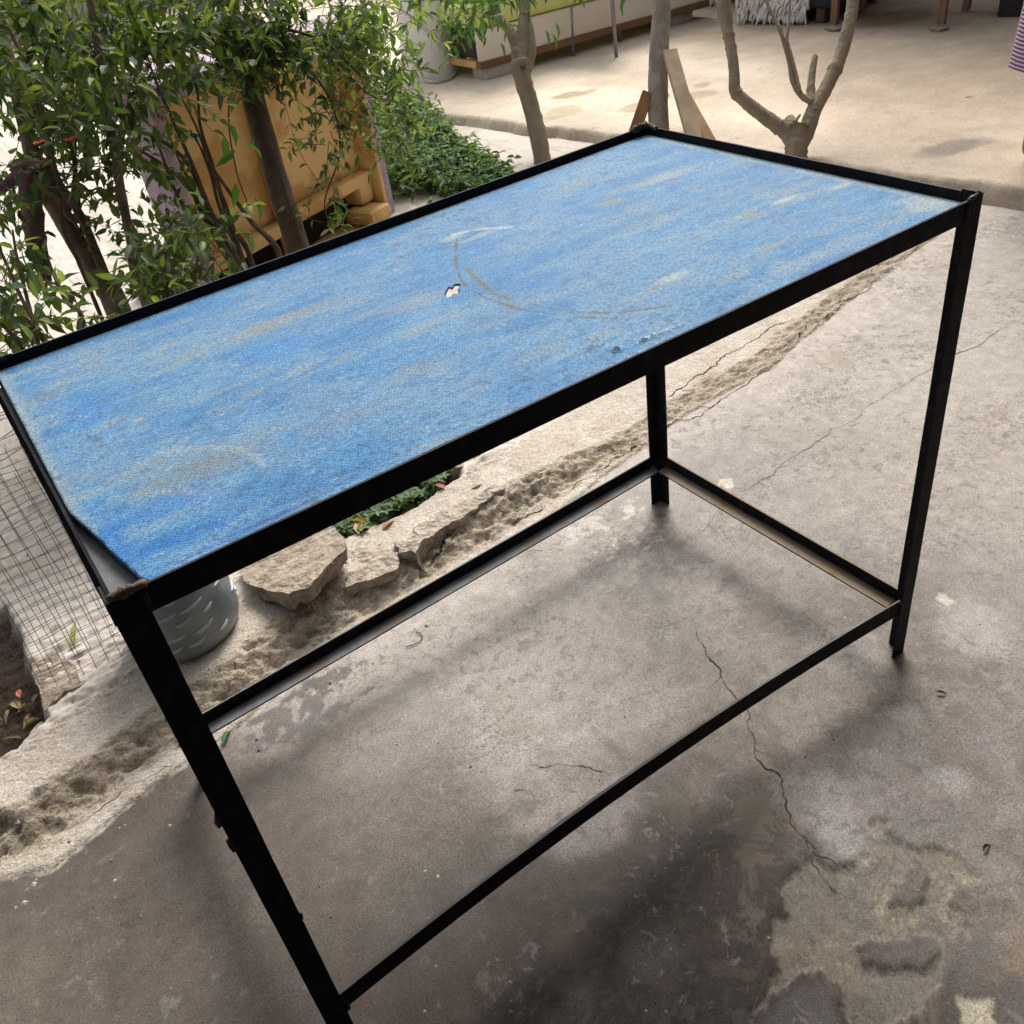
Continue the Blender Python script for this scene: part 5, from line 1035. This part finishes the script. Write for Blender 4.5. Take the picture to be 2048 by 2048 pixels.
q = onz(2012, 34, PZ); box = empty('black_box', q + np.array([.1, 0, 0]), 'black two stepped plastic box at the patio edge of the bench', 'box')
RB2 = _rot(math.radians(-73), 0, 0)
mb = MB(); mb.box(q + np.array([.14, -.06, .055]), (.30, .24, .11), RB2); mb.build('base', M_BLK, box, False, .012)
mb = MB(); mb.box(q + np.array([.14, -.04, .20]), (.40, .30, .18), RB2); mb.build('body', mat('navy plastic', (.016, .018, .026), rough=.5), box, False, .012)

# ------------------------------------------------------------------ person at the right, mostly outside the frame
M_SKIN = mat('skin', (.36, .175, .095), (.30, .14, .075), rough=.55, scale=8, bump=.1)
def mat_stripe():
    m, n, l, p = new_mat('striped cotton'); tc = n.new('ShaderNodeTexCoord'); wv = n.new('ShaderNodeTexWave'); wv.bands_direction = 'Z'; wv.inputs['Scale'].default_value = 25; wv.inputs['Distortion'].default_value = .6; l.new(tc.outputs['Object'], wv.inputs['Vector'])
    cr = n.new('ShaderNodeValToRGB'); e = cr.color_ramp.elements; e[0].position = .45; e[0].color = (.085, .045, .10, 1); e[1].position = .55; e[1].color = (.52, .38, .50, 1); l.new(wv.outputs['Fac'], cr.inputs[0]); l.new(cr.outputs[0], p.inputs['Base Color']); p.inputs['Roughness'].default_value = .95; return m
hp = onz(2062, 362, PZ); fx, fy = hp[0] + .06, hp[1] - .03         # heel of the near foot
person = empty('person', (fx, fy, PZ), 'barefoot person in a purple striped dress standing on the patio edge', 'person')
fwd = np.array([.80, -.60, 0]); sd_ = np.array([.60, .80, 0])
def skin_mesh(name, verts, edges, radii, m, root_i=0, sub=2):
    me = bpy.data.meshes.new(name); me.from_pydata([tuple(map(float, v)) for v in verts], edges, []); o = link(name, me, person)
    md = o.modifiers.new('skin', 'SKIN'); md.use_smooth_shade = True
    for i, r_ in enumerate(radii): me.skin_vertices[0].data[i].radius = (r_, r_) if not isinstance(r_, tuple) else r_
    me.skin_vertices[0].data[root_i].use_root = True
    s_ = o.modifiers.new('sub', 'SUBSURF'); s_.levels = sub; s_.render_levels = sub; me.materials.append(m); return o
O = np.array([fx, fy, PZ]) + sd_ * .10 + fwd * .02
def bp(f, s, z): return O + fwd * f + sd_ * s + EZ * z
V = [bp(0, 0, .90), bp(0, 0, 1.05), bp(.0, 0, 1.25), bp(-.01, 0, 1.36), bp(.01, 0, 1.44), bp(.02, 0, 1.52), bp(.02, 0, 1.60)]
Eg = [(0, 1), (1, 2), (2, 3), (3, 4), (4, 5), (5, 6)]; Rr = [.12, .11, .12, .07, .05, .075, .07]
for s in (-1, 1):
    b = len(V); V += [bp(0, s * .09, .84), bp(.01, s * .095, .48), bp(-.01, s * .10, .10), bp(-.02, s * .10, .035), bp(.06, s * .105, .03), bp(.15, s * .11, .02)]
    Eg += [(0, b), (b, b + 1), (b + 1, b + 2), (b + 2, b + 3), (b + 3, b + 4), (b + 4, b + 5)]; Rr += [.08, .055, .035, .036, (.036, .028), (.034, .018)]
    b = len(V); V += [bp(-.01, s * .17, 1.32), bp(-.02, s * .23, 1.05), bp(.05, s * .25, .82), bp(.07, s * .25, .74)]
    Eg += [(2, b), (b, b + 1), (b + 1, b + 2), (b + 2, b + 3)]; Rr += [.052, .042, .030, (.036, .02)]
    for k in range(5):
        b2_ = len(V); off = (k - 2) * .017; V += [bp(.07 + off, s * .25, .70 + (.02 if k == 4 else 0)), bp(.075 + off * 1.2, s * .245, .655 + abs(k - 1.5) * .008)]; Eg += [(b + 3, b2_), (b2_, b2_ + 1)]; Rr += [.0095, .008]
skin_mesh('body', V, Eg, Rr, M_SKIN)
mb = MB(); ring = 28; prof_d = [(.36, .205, .17), (.42, .20, .165), (.60, .19, .155), (.80, .18, .145), (.95, .17, .135), (1.08, .145, .115), (1.22, .165, .125), (1.32, .155, .105), (1.375, .085, .075)]
V = [bp(0, 0, z) + fwd * rf * math.cos(a) * (1 + .05 * math.sin(7 * a) * max(0, 1 - z)) + sd_ * rs * math.sin(a) * (1 + .05 * math.sin(7 * a) * max(0, 1 - z)) for z, rs, rf in prof_d for a in np.linspace(0, 2 * math.pi, ring, endpoint=False)]
mb.add(V, [(i * ring + k, i * ring + (k + 1) % ring, (i + 1) * ring + (k + 1) % ring, (i + 1) * ring + k) for i in range(len(prof_d) - 1) for k in range(ring)])
mb.build('dress', mat_stripe(), person, True)
mb = MB(); M_HAIR = mat('dark hair', (.012, .009, .008), (.03, .022, .018), rough=.6, scale=60, stretch=(1, 1, .2), bump=.5)
hc = bp(-.015, 0, 1.60); V = []; 
for i in range(9):
    for k in range(18):
        th = i / 8 * 1.9; a = 2 * math.pi * k / 18; V.append(hc + fwd * .112 * math.sin(th) * math.cos(a) * (.8 if math.cos(a) > 0 else 1.05) + sd_ * .098 * math.sin(th) * math.sin(a) + EZ * (.125 * math.cos(th)))
mb.add(V, [(i * 18 + k, i * 18 + (k + 1) % 18, (i + 1) * 18 + (k + 1) % 18, (i + 1) * 18 + k) for i in range(8) for k in range(18)]); mb.build('hair', M_HAIR, person, True)
mb = MB(); q = bp(.095, 0, 1.555); mb.tube([bp(.085, 0, 1.585), q + fwd * .018, q - EZ * .012], [.008, .013, .009], 8); mb.build('nose', M_SKIN, person, True)
for s in (-1, 1):
    mb = MB(); q = bp(.088, s * .032, 1.585); mb.tube([q - sd_ * .012, q + fwd * .004, q + sd_ * .012], [.002, .006, .002], 6); mb.build('eye', mat('eye', (.03, .02, .015), rough=.2, bump=0), person, True)
mb = MB(); q = bp(.088, 0, 1.515); mb.tube([q - sd_ * .022, q + fwd * .006, q + sd_ * .022], [.003, .007, .003], 6); mb.build('mouth', mat('lips', (.25, .09, .07), rough=.5, bump=0), person, True)
print('objects', len(S.objects), 'tris', sum(len(o.data.loops) - 2 * len(o.data.polygons) for o in S.objects if o.type == 'MESH'))
